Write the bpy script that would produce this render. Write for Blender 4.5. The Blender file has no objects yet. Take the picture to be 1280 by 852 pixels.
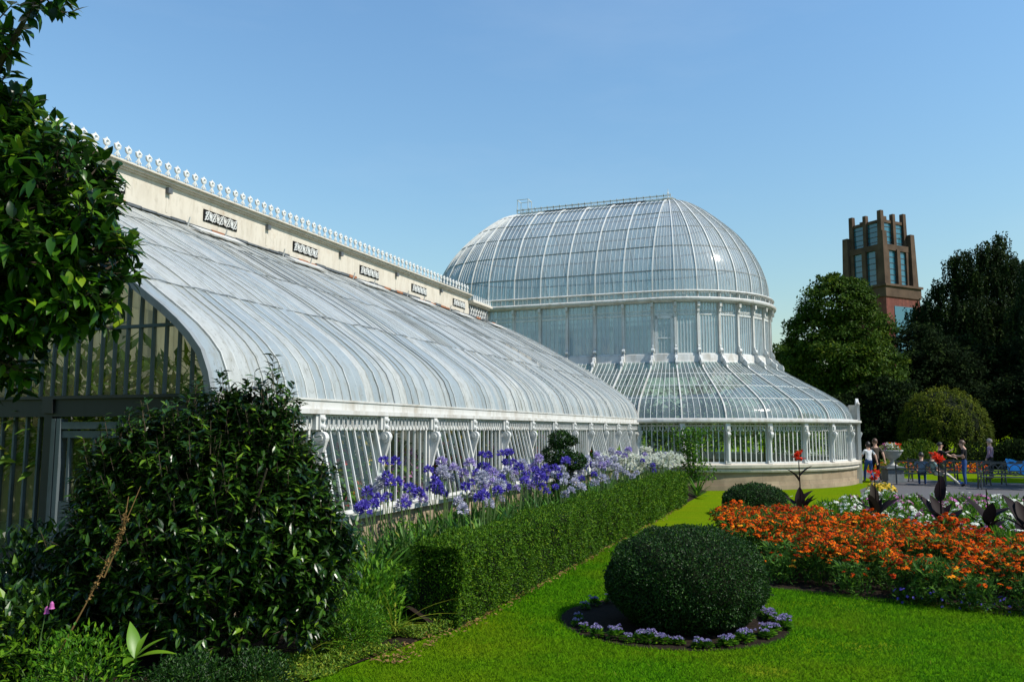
import bpy, bmesh, math, random
import numpy as np
from mathutils import Vector, Matrix, Euler
PI = math.pi
rng = np.random.default_rng(7)
random.seed(7)
scene = bpy.context.scene
COL = scene.collection

# ---------------------------------------------------------------- camera
F_PX, EYE = 1010.0, 2.05
TH, PS = math.atan(111 / F_PX), math.radians(20.75)
cam_d = bpy.data.cameras.new('camera')
cam = bpy.data.objects.new('camera', cam_d)
COL.objects.link(cam)
cam_d.sensor_width = 36.0
cam_d.lens = 36.0 * F_PX / 1280.0
cam_d.clip_end = 6000
cam.location = (0, 0, EYE)
cam.rotation_euler = (PI / 2 + TH, 0, PS)
scene.camera = cam

# ---------------------------------------------------------------- helpers
def V3(*a): return np.array(a, float)
def unit(a):
    a = np.asarray(a, float)
    n = np.linalg.norm(a, axis=-1, keepdims=True)
    n[n == 0] = 1
    return a / n

class MB:
    """collects shapes; build() links them as ONE mesh object"""
    def __init__(s, org=(0, 0, 0)):
        s.v = []; s.q = []; s.t = []; s.qm = []; s.tm = []; s.r = []; s.n = 0
        s.u = []; s.org = np.array(org, float)
    def add(s, v, quads=None, tris=None, mat=0, rnd=None, uvw=None):
        v = np.asarray(v, float).reshape(-1, 3)
        k = len(v)
        s.v.append(v)
        s.r.append(np.full(k, random.random()) if rnd is None else np.broadcast_to(np.asarray(rnd, float), (k,)).copy())
        s.u.append(v if uvw is None else np.asarray(uvw, float).reshape(-1, 3))
        if quads is not None and len(quads):
            q = np.asarray(quads, int).reshape(-1, 4) + s.n
            s.q.append(q); s.qm.append(np.broadcast_to(np.asarray(mat, int), (len(q),)).copy())
        if tris is not None and len(tris):
            t = np.asarray(tris, int).reshape(-1, 3) + s.n
            s.t.append(t); s.tm.append(np.broadcast_to(np.asarray(mat, int), (len(t),)).copy())
        s.n += k
    def box(s, c, d, rot=None, mat=0, rnd=None, taper=1.0):
        c = np.array(c, float); h = np.array(d, float) / 2
        v = np.array([[x, y, z] for z in (-1, 1) for y in (-1, 1) for x in (-1, 1)], float)
        v[4:, :2] *= taper
        v = v * h
        if rot is not None:
            R = np.array(rot if not isinstance(rot, (int, float)) else Matrix.Rotation(rot, 3, 'Z'))
            v = v @ R.T
        s.add(v + c, [[0, 2, 3, 1], [4, 5, 7, 6], [0, 1, 5, 4], [2, 6, 7, 3], [0, 4, 6, 2], [1, 3, 7, 5]], mat=mat, rnd=rnd)
    def bb(s, x0, x1, y0, y1, z0, z1, mat=0, rnd=None):
        s.box(((x0 + x1) / 2, (y0 + y1) / 2, (z0 + z1) / 2), (x1 - x0, y1 - y0, z1 - z0), mat=mat, rnd=rnd)
    def tube(s, pts, rad, sides=6, mat=0, caps=True, rnd=None):
        pts = np.asarray(pts, float); n = len(pts)
        rad = np.broadcast_to(np.asarray(rad, float), (n,))
        tan = unit(np.gradient(pts, axis=0))
        up = V3(0, 0, 1) if abs(tan[0][2]) < .9 else V3(1, 0, 0)
        a = unit(np.cross(tan[0], up)); rings = []
        for i in range(n):
            a = a - tan[i] * np.dot(a, tan[i]); a = unit(a); b = np.cross(tan[i], a)
            ang = np.arange(sides) * 2 * PI / sides + PI / sides
            rings.append(pts[i] + rad[i] * (np.cos(ang)[:, None] * a + np.sin(ang)[:, None] * b))
        v = np.concatenate(rings); q = []
        for i in range(n - 1):
            for j in range(sides):
                k = (j + 1) % sides
                q.append([i * sides + j, i * sides + k, (i + 1) * sides + k, (i + 1) * sides + j])
        tr = []
        if caps:
            v = np.concatenate([v, [pts[0]], [pts[-1]]])
            for j in range(sides):
                k = (j + 1) % sides
                tr.append([n * sides, k, j]); tr.append([n * sides + 1, (n - 1) * sides + j, (n - 1) * sides + k])
        s.add(v, q, tr, mat=mat, rnd=rnd)
    def bar(s, a, b, w, d, up=(0, 0, 1), mat=0, rnd=None):
        """rectangular bar from a to b: w across, d along up"""
        a = np.array(a, float); b = np.array(b, float); t = unit(b - a)
        x = np.cross(t, np.array(up, float))
        x = unit(x) * w / 2; y = unit(np.cross(x, t)) * d / 2
        v = [a - x - y, a + x - y, a + x + y, a - x + y, b - x - y, b + x - y, b + x + y, b - x + y]
        s.add(v, [[3, 2, 1, 0], [4, 5, 6, 7], [0, 1, 5, 4], [1, 2, 6, 5], [2, 3, 7, 6], [3, 0, 4, 7]], mat=mat, rnd=rnd)
    def ribbon(s, pts, nrm, side, w, d, mat=0, rnd=None):
        """rectangular section swept along pts; nrm outward, side across (arrays)"""
        pts = np.asarray(pts, float); n = len(pts)
        nrm = np.broadcast_to(np.asarray(nrm, float), (n, 3)); side = np.broadcast_to(np.asarray(side, float), (n, 3))
        a = side * w / 2
        v = np.stack([pts - a, pts + a, pts + a + nrm * d, pts - a + nrm * d], 1).reshape(-1, 3)
        q = []
        for i in range(n - 1):
            for j in range(4):
                k = (j + 1) % 4
                q.append([i * 4 + j, i * 4 + k, i * 4 + 4 + k, i * 4 + 4 + j])
        q += [[3, 2, 1, 0], [n * 4 - 4, n * 4 - 3, n * 4 - 2, n * 4 - 1]]
        s.add(v, q, mat=mat, rnd=rnd)
    def lathe(s, prof, sides=16, c=(0, 0, 0), mat=0, rnd=None):
        c = np.array(c, float); n = len(prof)
        ang = np.arange(sides) * 2 * PI / sides
        v = np.concatenate([np.stack([r * np.cos(ang), r * np.sin(ang), np.full(sides, z)], 1) for r, z in prof]) + c
        q = [[i * sides + j, i * sides + (j + 1) % sides, (i + 1) * sides + (j + 1) % sides, (i + 1) * sides + j] for i in range(n - 1) for j in range(sides)]
        s.add(v, q, mat=mat, rnd=rnd)
    def prism(s, poly, z0, z1, mat=0, rnd=None):
        """convex-ish polygon (list of xy) extruded in z"""
        n = len(poly); p = np.array(poly, float); c = p.mean(0)
        v = [[x, y, z0] for x, y in p] + [[x, y, z1] for x, y in p] + [[c[0], c[1], z0], [c[0], c[1], z1]]
        q = [[i, (i + 1) % n, n + (i + 1) % n, n + i] for i in range(n)]
        t = [[2 * n, (i + 1) % n, i] for i in range(n)] + [[2 * n + 1, n + i, n + (i + 1) % n] for i in range(n)]
        s.add(v, q, t, mat=mat, rnd=rnd)
    def plate(s, poly, o, ex, ey, ez, th, mat=0, rnd=None):
        """outline poly in the plane (ex, ey) at o, thickness th along ez"""
        o, ex, ey, ez = [np.array(a, float) for a in (o, ex, ey, ez)]
        n = len(poly); P = np.array([o + x * ex + y * ey for x, y in poly])
        c = P.mean(0); a = ez * th / 2
        v = np.concatenate([P - a, P + a, [c - a], [c + a]])
        q = [[i, (i + 1) % n, n + (i + 1) % n, n + i] for i in range(n)]
        t = [[2 * n, (i + 1) % n, i] for i in range(n)] + [[2 * n + 1, n + i, n + (i + 1) % n] for i in range(n)]
        s.add(v, q, t, mat=mat, rnd=rnd)
    def leaves(s, P, D, N, L, W, rows=2, fold=.25, droop=.15, mat=0, rnd=None, prof=None):
        """many leaf blades at once: base P, direction D, face normal N"""
        P = np.asarray(P, float); m = len(P)
        if m == 0: return
        D = unit(D); S = unit(np.cross(D, N)); N = np.cross(S, D)
        L = np.broadcast_to(np.asarray(L, float), (m,)); W = np.broadcast_to(np.asarray(W, float), (m,))
        fo = np.broadcast_to(np.asarray(fold, float), (m,)); dr = np.broadcast_to(np.asarray(droop, float), (m,))
        rnd = rng.random(m) if rnd is None else np.broadcast_to(np.asarray(rnd, float), (m,))
        if rows == 1:                       # folded diamond: 4 verts, 2 tris
            t = np.array([0, .45, 1, .45]); w = np.array([0, .5, 0, -.5])
            tri = np.array([[0, 1, 2], [0, 2, 3]])
        else:
            t = [0]; w = [0]; tri = []
            ts = np.linspace(0, 1, rows + 1)[1:]
            for k, tt in enumerate(ts[:-1]):
                ww = (math.sin(PI * tt ** .8) * .5) if prof is None else prof(tt)
                t += [tt, tt, tt]; w += [-ww, 0, ww]
                b = 1 + 3 * k
                if k == 0: tri += [[0, b + 1, b], [0, b + 2, b + 1]]
                else: tri += [[b - 3, b - 2, b + 1], [b - 3, b + 1, b], [b - 2, b - 1, b + 2], [b - 2, b + 2, b + 1]]
            t.append(1); w.append(0); e = len(t) - 1; b = e - 3
            tri += [[b, b + 1, e], [b + 1, b + 2, e]]
            t = np.array(t); w = np.array(w); tri = np.array(tri)
        k = len(t)
        v = (P[:, None, :] + D[:, None, :] * (t[None, :, None] * L[:, None, None])
             + S[:, None, :] * (w[None, :, None] * W[:, None, None])
             + N[:, None, :] * ((np.abs(w)[None, :] * fo[:, None] * W[:, None] - t[None, :] ** 2 * dr[:, None] * L[:, None])[:, :, None]))
        T = (tri[None] + (np.arange(m) * k)[:, None, None]).reshape(-1, 3)
        s.add(v.reshape(-1, 3), tris=T, mat=mat, rnd=np.repeat(rnd, k))
    def build(s, name, mats, parent=None, smooth=False, loc=None):
        me = bpy.data.meshes.new(name)
        if not isinstance(mats, (list, tuple)): mats = [mats]
        v = np.concatenate(s.v) - s.org
        q = np.concatenate(s.q) if s.q else np.zeros((0, 4), int)
        t = np.concatenate(s.t) if s.t else np.zeros((0, 3), int)
        qm = np.concatenate(s.qm) if s.q else np.zeros(0, int)
        tm = np.concatenate(s.tm) if s.t else np.zeros(0, int)
        me.vertices.add(len(v)); me.vertices.foreach_set('co', v.astype(np.float32).ravel())
        li = np.concatenate([q.ravel(), t.ravel()]); npoly = len(q) + len(t)
        me.loops.add(len(li)); me.loops.foreach_set('vertex_index', li.astype(np.int32))
        me.polygons.add(npoly)
        st = np.concatenate([np.arange(len(q)) * 4, len(q) * 4 + np.arange(len(t)) * 3])
        me.polygons.foreach_set('loop_start', st.astype(np.int32))
        me.polygons.foreach_set('material_index', np.concatenate([qm, tm]).astype(np.int32))
        me.polygons.foreach_set('use_smooth', np.full(npoly, bool(smooth)))
        a = me.attributes.new('rnd', 'FLOAT', 'POINT'); a.data.foreach_set('value', np.concatenate(s.r).astype(np.float32))
        a = me.attributes.new('uvw', 'FLOAT_VECTOR', 'POINT'); a.data.foreach_set('vector', np.concatenate(s.u).astype(np.float32).ravel())
        for m in mats: me.materials.append(m)
        me.update(calc_edges=True); me.validate()
        o = bpy.data.objects.new(name, me); COL.objects.link(o)
        if parent is not None: o.parent = parent
        if loc is not None: o.location = loc
        return o

def tag(o, label=None, cat=None, group=None, kind=None):
    if label: o['label'] = label
    if cat: o['category'] = cat
    if group: o['group'] = group
    if kind: o['kind'] = kind
    return o
def empty(name, loc, rz=0.0, label=None, cat=None, group=None):
    o = bpy.data.objects.new(name, None); COL.objects.link(o)
    o.empty_display_size = .2
    o.location = loc; o.rotation_euler = (0, 0, rz)
    return tag(o, label, cat, group)
def copy_tree(o, parent=None):
    c = o.copy(); COL.objects.link(c)
    if parent is not None: c.parent = parent
    for ch in list(o.children): copy_tree(ch, c)
    return c
def dup(o, loc, rz=0.0, sc=1.0, label=None, group=None, cat=None):
    c = copy_tree(o); c.location = loc; c.rotation_euler = (0, 0, rz); c.scale = (sc, sc, sc) if not isinstance(sc, tuple) else sc
    return tag(c, label, cat, group)
def rand_dirs(n, zmin=-1.0):
    z = rng.uniform(zmin, 1, n); a = rng.uniform(0, 2 * PI, n); r = np.sqrt(1 - z * z)
    return np.stack([r * np.cos(a), r * np.sin(a), z], 1)

# ---------------------------------------------------------------- materials
def new_mat(name):
    m = bpy.data.materials.new(name); m.use_nodes = True
    nt = m.node_tree; nt.nodes.clear()
    out = nt.nodes.new('ShaderNodeOutputMaterial')
    return m, nt, out
def N(nt, typ, **kw):
    n = nt.nodes.new(typ)
    for k, v in kw.items():
        if k.startswith('i_'):
            n.inputs[k[2:].replace('_', ' ')].default_value = v
        else: setattr(n, k, v)
    return n
def ramp(nt, fac, stops):
    r = nt.nodes.new('ShaderNodeValToRGB')
    el = r.color_ramp.elements
    while len(el) < len(stops): el.new(.5)
    for e, (p, c) in zip(el, stops): e.position = p; e.color = (*c, 1) if len(c) == 3 else c
    nt.links.new(fac, r.inputs['Fac']); return r.outputs['Color']
def noise(nt, scale, detail=4, vec=None, rough=.55, sx=(1, 1, 1), attr=None):
    if vec is None:
        if attr: vec = N(nt, 'ShaderNodeAttribute', attribute_name=attr).outputs['Vector']
        else: vec = nt.nodes.new('ShaderNodeTexCoord').outputs['Object']
    mp = nt.nodes.new('ShaderNodeMapping'); mp.inputs['Scale'].default_value = sx
    nt.links.new(vec, mp.inputs['Vector'])
    n = nt.nodes.new('ShaderNodeTexNoise'); n.inputs['Scale'].default_value = scale; n.inputs['Detail'].default_value = detail
    n.inputs['Roughness'].default_value = rough
    nt.links.new(mp.outputs[0], n.inputs['Vector']); return n.outputs['Fac']
def mix(nt, fac, a, b, mode='MIX'):
    n = nt.nodes.new('ShaderNodeMix'); n.data_type = 'RGBA'; n.blend_type = mode
    for s, v in ((n.inputs[0], fac), (n.inputs[6], a), (n.inputs[7], b)):
        if hasattr(v, 'is_linked') or isinstance(v, bpy.types.NodeSocket): nt.links.new(v, s)
        elif isinstance(v, (int, float)): s.default_value = v
        else: s.default_value = (*v, 1)
    return n.outputs[2]
def setc(nt, sock, v):
    if isinstance(v, bpy.types.NodeSocket): nt.links.new(v, sock)
    elif isinstance(v, (int, float)): sock.default_value = v
    else: sock.default_value = (*v, 1)
def bump(nt, h, strength=.3, dist=.01):
    b = nt.nodes.new('ShaderNodeBump'); b.inputs['Strength'].default_value = strength; b.inputs['Distance'].default_value = dist
    nt.links.new(h, b.inputs['Height']); return b.outputs['Normal']
def pbr(nt, col, rough=.6, spec=.5, metal=0.0, nrm=None):
    p = nt.nodes.new('ShaderNodeBsdfPrincipled')
    setc(nt, p.inputs['Base Color'], col); setc(nt, p.inputs['Roughness'], rough)
    p.inputs['Specular IOR Level'].default_value = spec; p.inputs['Metallic'].default_value = metal
    if nrm is not None: nt.links.new(nrm, p.inputs['Normal'])
    return p.outputs[0]
def mixsh(nt, fac, a, b):
    m = nt.nodes.new('ShaderNodeMixShader'); setc(nt, m.inputs[0], fac)
    nt.links.new(a, m.inputs[1]); nt.links.new(b, m.inputs[2]); return m.outputs[0]

def plain(name, col, rough=.6, spec=.4, metal=0.0, var=.25, scale=6, bmp=.15, col2=None):
    m, nt, out = new_mat(name)
    f = noise(nt, scale, 5)
    c2 = col2 if col2 else tuple(c * (1 - var) for c in col)
    c = ramp(nt, f, [(.35, c2), (.65, col)])
    n = bump(nt, noise(nt, scale * 6, 3), bmp, .01) if bmp else None
    nt.links.new(pbr(nt, c, rough, spec, metal, n), out.inputs[0]); return m

def leafmat(name, stops, rough=.45, spec=.4, trans=.3, patch=None):
    """leaf: colour from the per-leaf random value, some light passing through the blade"""
    m, nt, out = new_mat(name)
    a = N(nt, 'ShaderNodeAttribute', attribute_name='rnd').outputs['Fac']
    c = ramp(nt, a, stops)
    if patch:
        f = noise(nt, patch[0], 3)
        f2 = ramp(nt, f, [(.45, (0, 0, 0)), (.7, (1, 1, 1))])
        c = mix(nt, f2, c, patch[1])
    p = pbr(nt, c, rough, spec)
    t = nt.nodes.new('ShaderNodeBsdfTranslucent')
    b = nt.nodes.new('ShaderNodeBrightContrast'); b.inputs['Bright'].default_value = 0.01
    nt.links.new(c, b.inputs['Color']); nt.links.new(b.outputs[0], t.inputs['Color'])
    nt.links.new(mixsh(nt, trans, p, t.outputs[0]), out.inputs[0]); return m

def painted(name, base=(.5, .5, .48), dirt=(.3, .265, .21), amount=.8, rust=True, rough=.55):
    """old white paint with grime streaks running down and a little rust"""
    m, nt, out = new_mat(name)
    n1 = noise(nt, 3.0, 6, sx=(1.6, 1.6, .5)); n2 = noise(nt, 14, 5, sx=(1, 1, .3))
    c = mix(nt, ramp(nt, n1, [(.45, (0, 0, 0)), (.75, (amount,) * 3)]), base, dirt)
    c = mix(nt, ramp(nt, n2, [(.55, (0, 0, 0)), (.8, (.5, .5, .5))]), c, tuple(d * .7 for d in dirt))
    if rust:
        n3 = noise(nt, 1.3, 7, rough=.7)
        c = mix(nt, ramp(nt, n3, [(.6, (0, 0, 0)), (.74, (.65, .65, .65))]), c, (.27, .16, .08))
    nt.links.new(pbr(nt, c, rough, .4, 0, bump(nt, n2, .2, .005)), out.inputs[0]); return m

def glassmat(name, tint, film_lo, film_hi, film_col, rough=.06, stains=.5, rowdirt=False, trl=.45, film_col2=None, refl=.1, graze=.9):
    """old horticultural glass: clear sheet with a limewash/grime film of varying cover"""
    m, nt, out = new_mat(name)
    a = N(nt, 'ShaderNodeAttribute', attribute_name='rnd').outputs['Fac']
    n1 = noise(nt, 1.2, 6, attr='uvw', sx=(3.0, .5, 1)); n2 = noise(nt, 9, 5, attr='uvw', sx=(1.5, .35, 1))
    mm = N(nt, 'ShaderNodeMath', operation='MULTIPLY_ADD'); nt.links.new(n1, mm.inputs[0]); mm.inputs[1].default_value = .9
    nt.links.new(a, mm.inputs[2])
    mp = N(nt, 'ShaderNodeMapRange'); nt.links.new(mm.outputs[0], mp.inputs['Value'])
    mp.inputs['From Min'].default_value = .2; mp.inputs['From Max'].default_value = 1.25
    mp.inputs['To Min'].default_value = film_lo; mp.inputs['To Max'].default_value = film_hi
    fc = mix(nt, a, film_col, film_col2 if film_col2 else tuple(c * .8 for c in film_col))
    fc = mix(nt, ramp(nt, n2, [(.5, (0, 0, 0)), (.8, (stains,) * 3)]), fc, (.26, .25, .2))
    n3 = noise(nt, 26, 4, attr='uvw', sx=(1, .6, 1), rough=.7)
    fc = mix(nt, ramp(nt, n3, [(.58, (0, 0, 0)), (.7, (stains * .8,) * 3)]), fc, (.17, .165, .135))
    d = pbr(nt, fc, .5, .3)
    tl = nt.nodes.new('ShaderNodeBsdfTranslucent'); nt.links.new(fc, tl.inputs['Color'])
    film = mixsh(nt, trl, d, tl.outputs[0])
    tr = nt.nodes.new('ShaderNodeBsdfTransparent'); tr.inputs['Color'].default_value = (*tint, 1)
    base = mixsh(nt, mp.outputs[0], tr.outputs[0], film)
    gl = N(nt, 'ShaderNodeBsdfGlossy'); gl.inputs['Roughness'].default_value = rough
    # slightly uneven old panes: each reflects a slightly different piece of sky
    bn = bump(nt, noise(nt, 2.2, 2, attr='uvw', sx=(2.5, 1, 1)), .12, .05)
    nt.links.new(bn, gl.inputs['Normal'])
    fr = N(nt, 'ShaderNodeLayerWeight'); pw = N(nt, 'ShaderNodeMath', operation='POWER'); nt.links.new(fr.outputs['Facing'], pw.inputs[0]); pw.inputs[1].default_value = 3.6
    fm = N(nt, 'ShaderNodeMath', operation='MULTIPLY_ADD'); nt.links.new(pw.outputs[0], fm.inputs[0]); fm.inputs[1].default_value = graze; fm.inputs[2].default_value = refl
    fm.use_clamp = True
    nt.links.new(mixsh(nt, fm.outputs[0], base, gl.outputs[0]), out.inputs[0]); return m

M = {}
M['white'] = painted('aged_white_paint')
M['white_clean'] = painted('white_paint', (.54, .55, .54), (.38, .35, .29), .6, True)
M['bar_white'] = painted('white_bar_paint', (.54, .56, .55), (.3, .28, .24), .6, False)
M['bar_mid'] = painted('weathered_bar_paint', (.5, .51, .49), (.2, .19, .17), .7, False)
M['bar_dark'] = painted('grey_bar_paint', (.2, .22, .23), (.1, .1, .09), .5, False)
M['gable_shaded'] = painted('shaded_gable_paint', (.085, .11, .12), (.035, .04, .035), .5, False)  # shade on the gable end is put into the paint colour
M['gable_deep_shade'] = painted('deep_shade_gable_paint', (.014, .016, .017), (.008, .008, .008), .5, False)  # deeper shade of the gable frame and base, darkened into the colour
M['lead'] = plain('dark_lead', (.1, .11, .12), .5, .4, 0, .4, 8)
M['cream'] = painted('cream_render', (.5, .46, .39), (.33, .285, .22), .5, True, .8)
M['stone'] = None
M['iron'] = plain('dark_iron', (.035, .04, .045), .45, .5)
M['dark'] = plain('dark_void', (.012, .012, .012), .9, .1)
M['roof_glass'] = glassmat('limewashed_roof_glass', (.85, .95, .95), .68, 1.0, (.59, .60, .57), .25, 1.0, trl=.25, film_col2=(.30, .35, .37), refl=.04, graze=.35)
M['dome_glass'] = glassmat('hazed_dome_glass', (.86, .95, .97), .32, .7, (.5, .55, .56), .07, .6, graze=.75)
M['skirt_glass'] = glassmat('clear_green_glass', (.72, .9, .86), .1, .46, (.46, .54, .52), .05, .5)
M['drum_glass'] = glassmat('blinded_glass', (.8, .92, .95), .55, .9, (.46, .6, .68), .06, .35)
M['win_glass'] = glassmat('window_glass', (.88, .95, .92), .0, .06, (.5, .52, .48), .04, .3, refl=.04)
M['gable_glass'] = glassmat('gable_glass', (.9, .92, .66), .0, .1, (.4, .38, .2), .05, .5, refl=.015)

def stone_mat(name, c1, c2, bw, bh, mortar=(.16, .13, .1)):
    m, nt, out = new_mat(name)
    v = N(nt, 'ShaderNodeAttribute', attribute_name='uvw').outputs['Vector']
    b = nt.nodes.new('ShaderNodeTexBrick'); nt.links.new(v, b.inputs['Vector'])
    b.inputs['Scale'].default_value = 1; b.inputs['Brick Width'].default_value = bw; b.inputs['Row Height'].default_value = bh
    b.inputs['Mortar Size'].default_value = .006; b.inputs['Mortar Smooth'].default_value = .3
    b.inputs['Color1'].default_value = (*c1, 1); b.inputs['Color2'].default_value = (*c2, 1); b.inputs['Mortar'].default_value = (*mortar, 1)
    n1 = noise(nt, 2.5, 7, attr='uvw')
    c = mix(nt, ramp(nt, n1, [(.35, (0, 0, 0)), (.75, (.65, .65, .65))]), b.outputs['Color'], tuple(x * .55 for x in c2))
    n2 = noise(nt, 40, 4, attr='uvw')
    nt.links.new(pbr(nt, c, .85, .25, 0, bump(nt, n2, .3, .008)), out.inputs[0]); return m
M['stone'] = stone_mat('sandstone_blocks', (.34, .27, .185), (.25, .19, .125), 1.1, .3)
M['brick'] = stone_mat('red_brick', (.17, .05, .035), (.12, .036, .027), .25, .08)
M['tower_stone'] = plain('tower_stone', (.1, .064, .042), .85, .2, 0, .45, .6, .2)
M['tower_glass'] = None
m_, nt_, o_ = new_mat('tower_glass')
nt_.links.new(pbr(nt_, (.03, .12, .17), .08, .8), o_.inputs[0]); M['tower_glass'] = m_

# ground
m_, nt_, o_ = new_mat('mown_grass')
c_ = ramp(nt_, noise(nt_, 7, 6, rough=.65), [(.3, (.028, .115, .002)), (.55, (.058, .165, .002)), (.8, (.1, .195, .003))])
c_ = mix(nt_, ramp(nt_, noise(nt_, .45, 5, rough=.6), [(.45, (0, 0, 0)), (.7, (.8, .8, .8))]), c_, (.14, .175, .003))
c_ = mix(nt_, ramp(nt_, noise(nt_, .9, 4), [(.62, (0, 0, 0)), (.75, (.7, .7, .7))]), c_, (.27, .22, .02))
c_ = mix(nt_, ramp(nt_, noise(nt_, 1.7, 5, rough=.7), [(.5, (0, 0, 0)), (.72, (.75, .75, .75))]), c_, (.03, .1, .002))
tc_ = nt_.nodes.new('ShaderNodeTexCoord'); sx_ = nt_.nodes.new('ShaderNodeSeparateXYZ'); nt_.links.new(tc_.outputs['Object'], sx_.inputs[0])
md_ = N(nt_, 'ShaderNodeMath', operation='MULTIPLY_ADD'); nt_.links.new(noise(nt_, .5, 4), md_.inputs[0]); md_.inputs[1].default_value = 16; nt_.links.new(sx_.outputs['Y'], md_.inputs[2])
mr_ = N(nt_, 'ShaderNodeMapRange'); nt_.links.new(md_.outputs[0], mr_.inputs['Value']); mr_.inputs['From Min'].default_value = 18; mr_.inputs['From Max'].default_value = 27; mr_.inputs['To Max'].default_value = .85
c_ = mix(nt_, mr_.outputs[0], c_, mix(nt_, noise(nt_, 1.1, 5, sx=(.6, 2.2, 1)), (.06, .15, .003), (.15, .165, .004)))      # drier, yellower turf towards the glasshouse
nt_.links.new(pbr(nt_, c_, .95, .0, 0, bump(nt_, noise(nt_, 130, 3), .6, .02)), o_.inputs[0]); M['grass'] = m_
M['blade'] = leafmat('grass_blade', [(0, (.028, .115, .002)), (.5, (.06, .19, .002)), (.93, (.1, .24, .004)), (1, (.27, .25, .04))], .7, .03, .35, (.5, (.14, .21, .004)))
M['soil'] = plain('dark_soil', (.022, .015, .01), .95, .1, 0, .5, 20, .8)
M['path'] = plain('tarmac_path', (.1, .097, .1), .9, .2, 0, .25, 30, .3)
# foliage
M['magnolia'] = leafmat('magnolia_leaf', [(0, (.006, .026, .002)), (.5, (.017, .065, .003)), (.88, (.06, .15, .005)), (1, (.15, .22, .01))], .34, .25, .22)
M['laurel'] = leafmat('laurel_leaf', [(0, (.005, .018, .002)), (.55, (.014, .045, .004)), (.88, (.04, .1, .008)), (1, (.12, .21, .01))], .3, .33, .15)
M['box_leaf'] = leafmat('box_leaf', [(0, (.014, .045, .002)), (.5, (.042, .115, .003)), (.9, (.085, .18, .005)), (1, (.16, .23, .01))], .5, .12, .28)
M['ball_leaf'] = leafmat('yew_leaf', [(0, (.004, .017, .002)), (.6, (.011, .042, .004)), (.95, (.026, .08, .008)), (1, (.06, .13, .01))], .45, .18, .2)
M['twig'] = plain('twig_bark', (.06, .045, .03), .9, .2, 0, .4, 10)
M['bark'] = plain('tree_bark', (.075, .055, .04), .95, .1, 0, .5, 5, .6)
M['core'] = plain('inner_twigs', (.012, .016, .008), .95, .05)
M['fresh'] = leafmat('fresh_leaf', [(0, (.022, .08, .004)), (.6, (.055, .17, .005)), (1, (.15, .28, .01))], .5, .15, .35)
M['lime'] = leafmat('lime_leaf', [(0, (.05, .12, .008)), (.6, (.12, .22, .012)), (1, (.26, .28, .02))], .55, .25, .35)
M['strap'] = leafmat('agapanthus_leaf', [(0, (.018, .07, .008)), (.6, (.04, .13, .012)), (.9, (.08, .19, .015)), (1, (.2, .2, .03))], .45, .2, .25)
M['stem'] = plain('green_stem', (.07, .13, .03), .6, .3)
M['violet'] = leafmat('violet_petal', [(0, (.05, .03, .3)), (.6, (.1, .07, .48)), (1, (.2, .17, .6))], .5, .2, .35)
M['lilac'] = leafmat('lilac_petal', [(0, (.25, .18, .48)), (.6, (.42, .35, .64)), (1, (.62, .58, .74))], .5, .2, .35)
M['whitep'] = leafmat('white_petal', [(0, (.5, .55, .4)), (.6, (.72, .74, .66)), (1, (.82, .82, .78))], .5, .2, .35)
M['faded'] = leafmat('pale_mauve_petal', [(0, (.33, .33, .45)), (.6, (.5, .5, .62)), (1, (.66, .66, .7))], .5, .2, .3)
M['orange'] = leafmat('orange_petal', [(0, (.3, .02, .003)), (.35, (.6, .065, .003)), (.75, (.82, .17, .005)), (1, (.88, .36, .02))], .6, .05, .3)
M['rustpetal'] = leafmat('rust_petal', [(0, (.25, .014, .004)), (.5, (.55, .055, .004)), (1, (.78, .16, .006))], .6, .05, .3)
M['cone'] = plain('flower_eye', (.06, .018, .006), .8, .2)
M['hel_leaf'] = leafmat('helenium_leaf', [(0, (.016, .05, .008)), (.6, (.035, .1, .012)), (1, (.09, .19, .01))], .55, .1, .3)
M['pinkp'] = leafmat('pink_petal', [(0, (.3, .03, .2)), (.6, (.5, .12, .38)), (1, (.66, .36, .55))], .5, .2, .3)
M['yellowp'] = leafmat('yellow_petal', [(0, (.65, .4, .02)), (1, (.8, .6, .06))], .5, .2, .3)
M['redp'] = leafmat('scarlet_petal', [(0, (.55, .02, .008)), (1, (.8, .06, .015))], .45, .3, .3)
M['ager'] = leafmat('ageratum_bloom', [(0, (.18, .14, .34)), (1, (.36, .32, .52))], .7, .1, .2)
M['canna'] = leafmat('bronze_canna_leaf', [(0, (.008, .004, .005)), (.7, (.014, .006, .007)), (1, (.02, .014, .008))], .6, .1, .2)
M['bigleaf'] = leafmat('broad_leaf', [(0, (.08, .2, .01)), (1, (.16, .3, .018))], .4, .4, .35)
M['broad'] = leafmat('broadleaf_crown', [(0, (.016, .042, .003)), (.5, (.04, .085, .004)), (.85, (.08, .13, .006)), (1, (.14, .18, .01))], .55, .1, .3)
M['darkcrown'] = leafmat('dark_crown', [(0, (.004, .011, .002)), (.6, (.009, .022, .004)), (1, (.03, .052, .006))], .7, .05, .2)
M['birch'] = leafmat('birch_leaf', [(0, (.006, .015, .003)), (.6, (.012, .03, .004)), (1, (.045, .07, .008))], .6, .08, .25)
M['gold'] = leafmat('golden_spray', [(0, (.02, .036, .003)), (.6, (.065, .09, .005)), (1, (.18, .19, .01))], .6, .08, .25)
M['tropic'] = leafmat('tropical_leaf', [(0, (.015, .05, .006)), (.6, (.04, .12, .01)), (.9, (.1, .2, .015)), (1, (.25, .28, .03))], .35, .4, .3)
M['dry'] = leafmat('dry_stalk', [(0, (.12, .07, .03)), (1, (.28, .17, .06))], .8, .1, .2)
M['clay'] = plain('terracotta', (.3, .13, .07), .85, .2)
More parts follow.
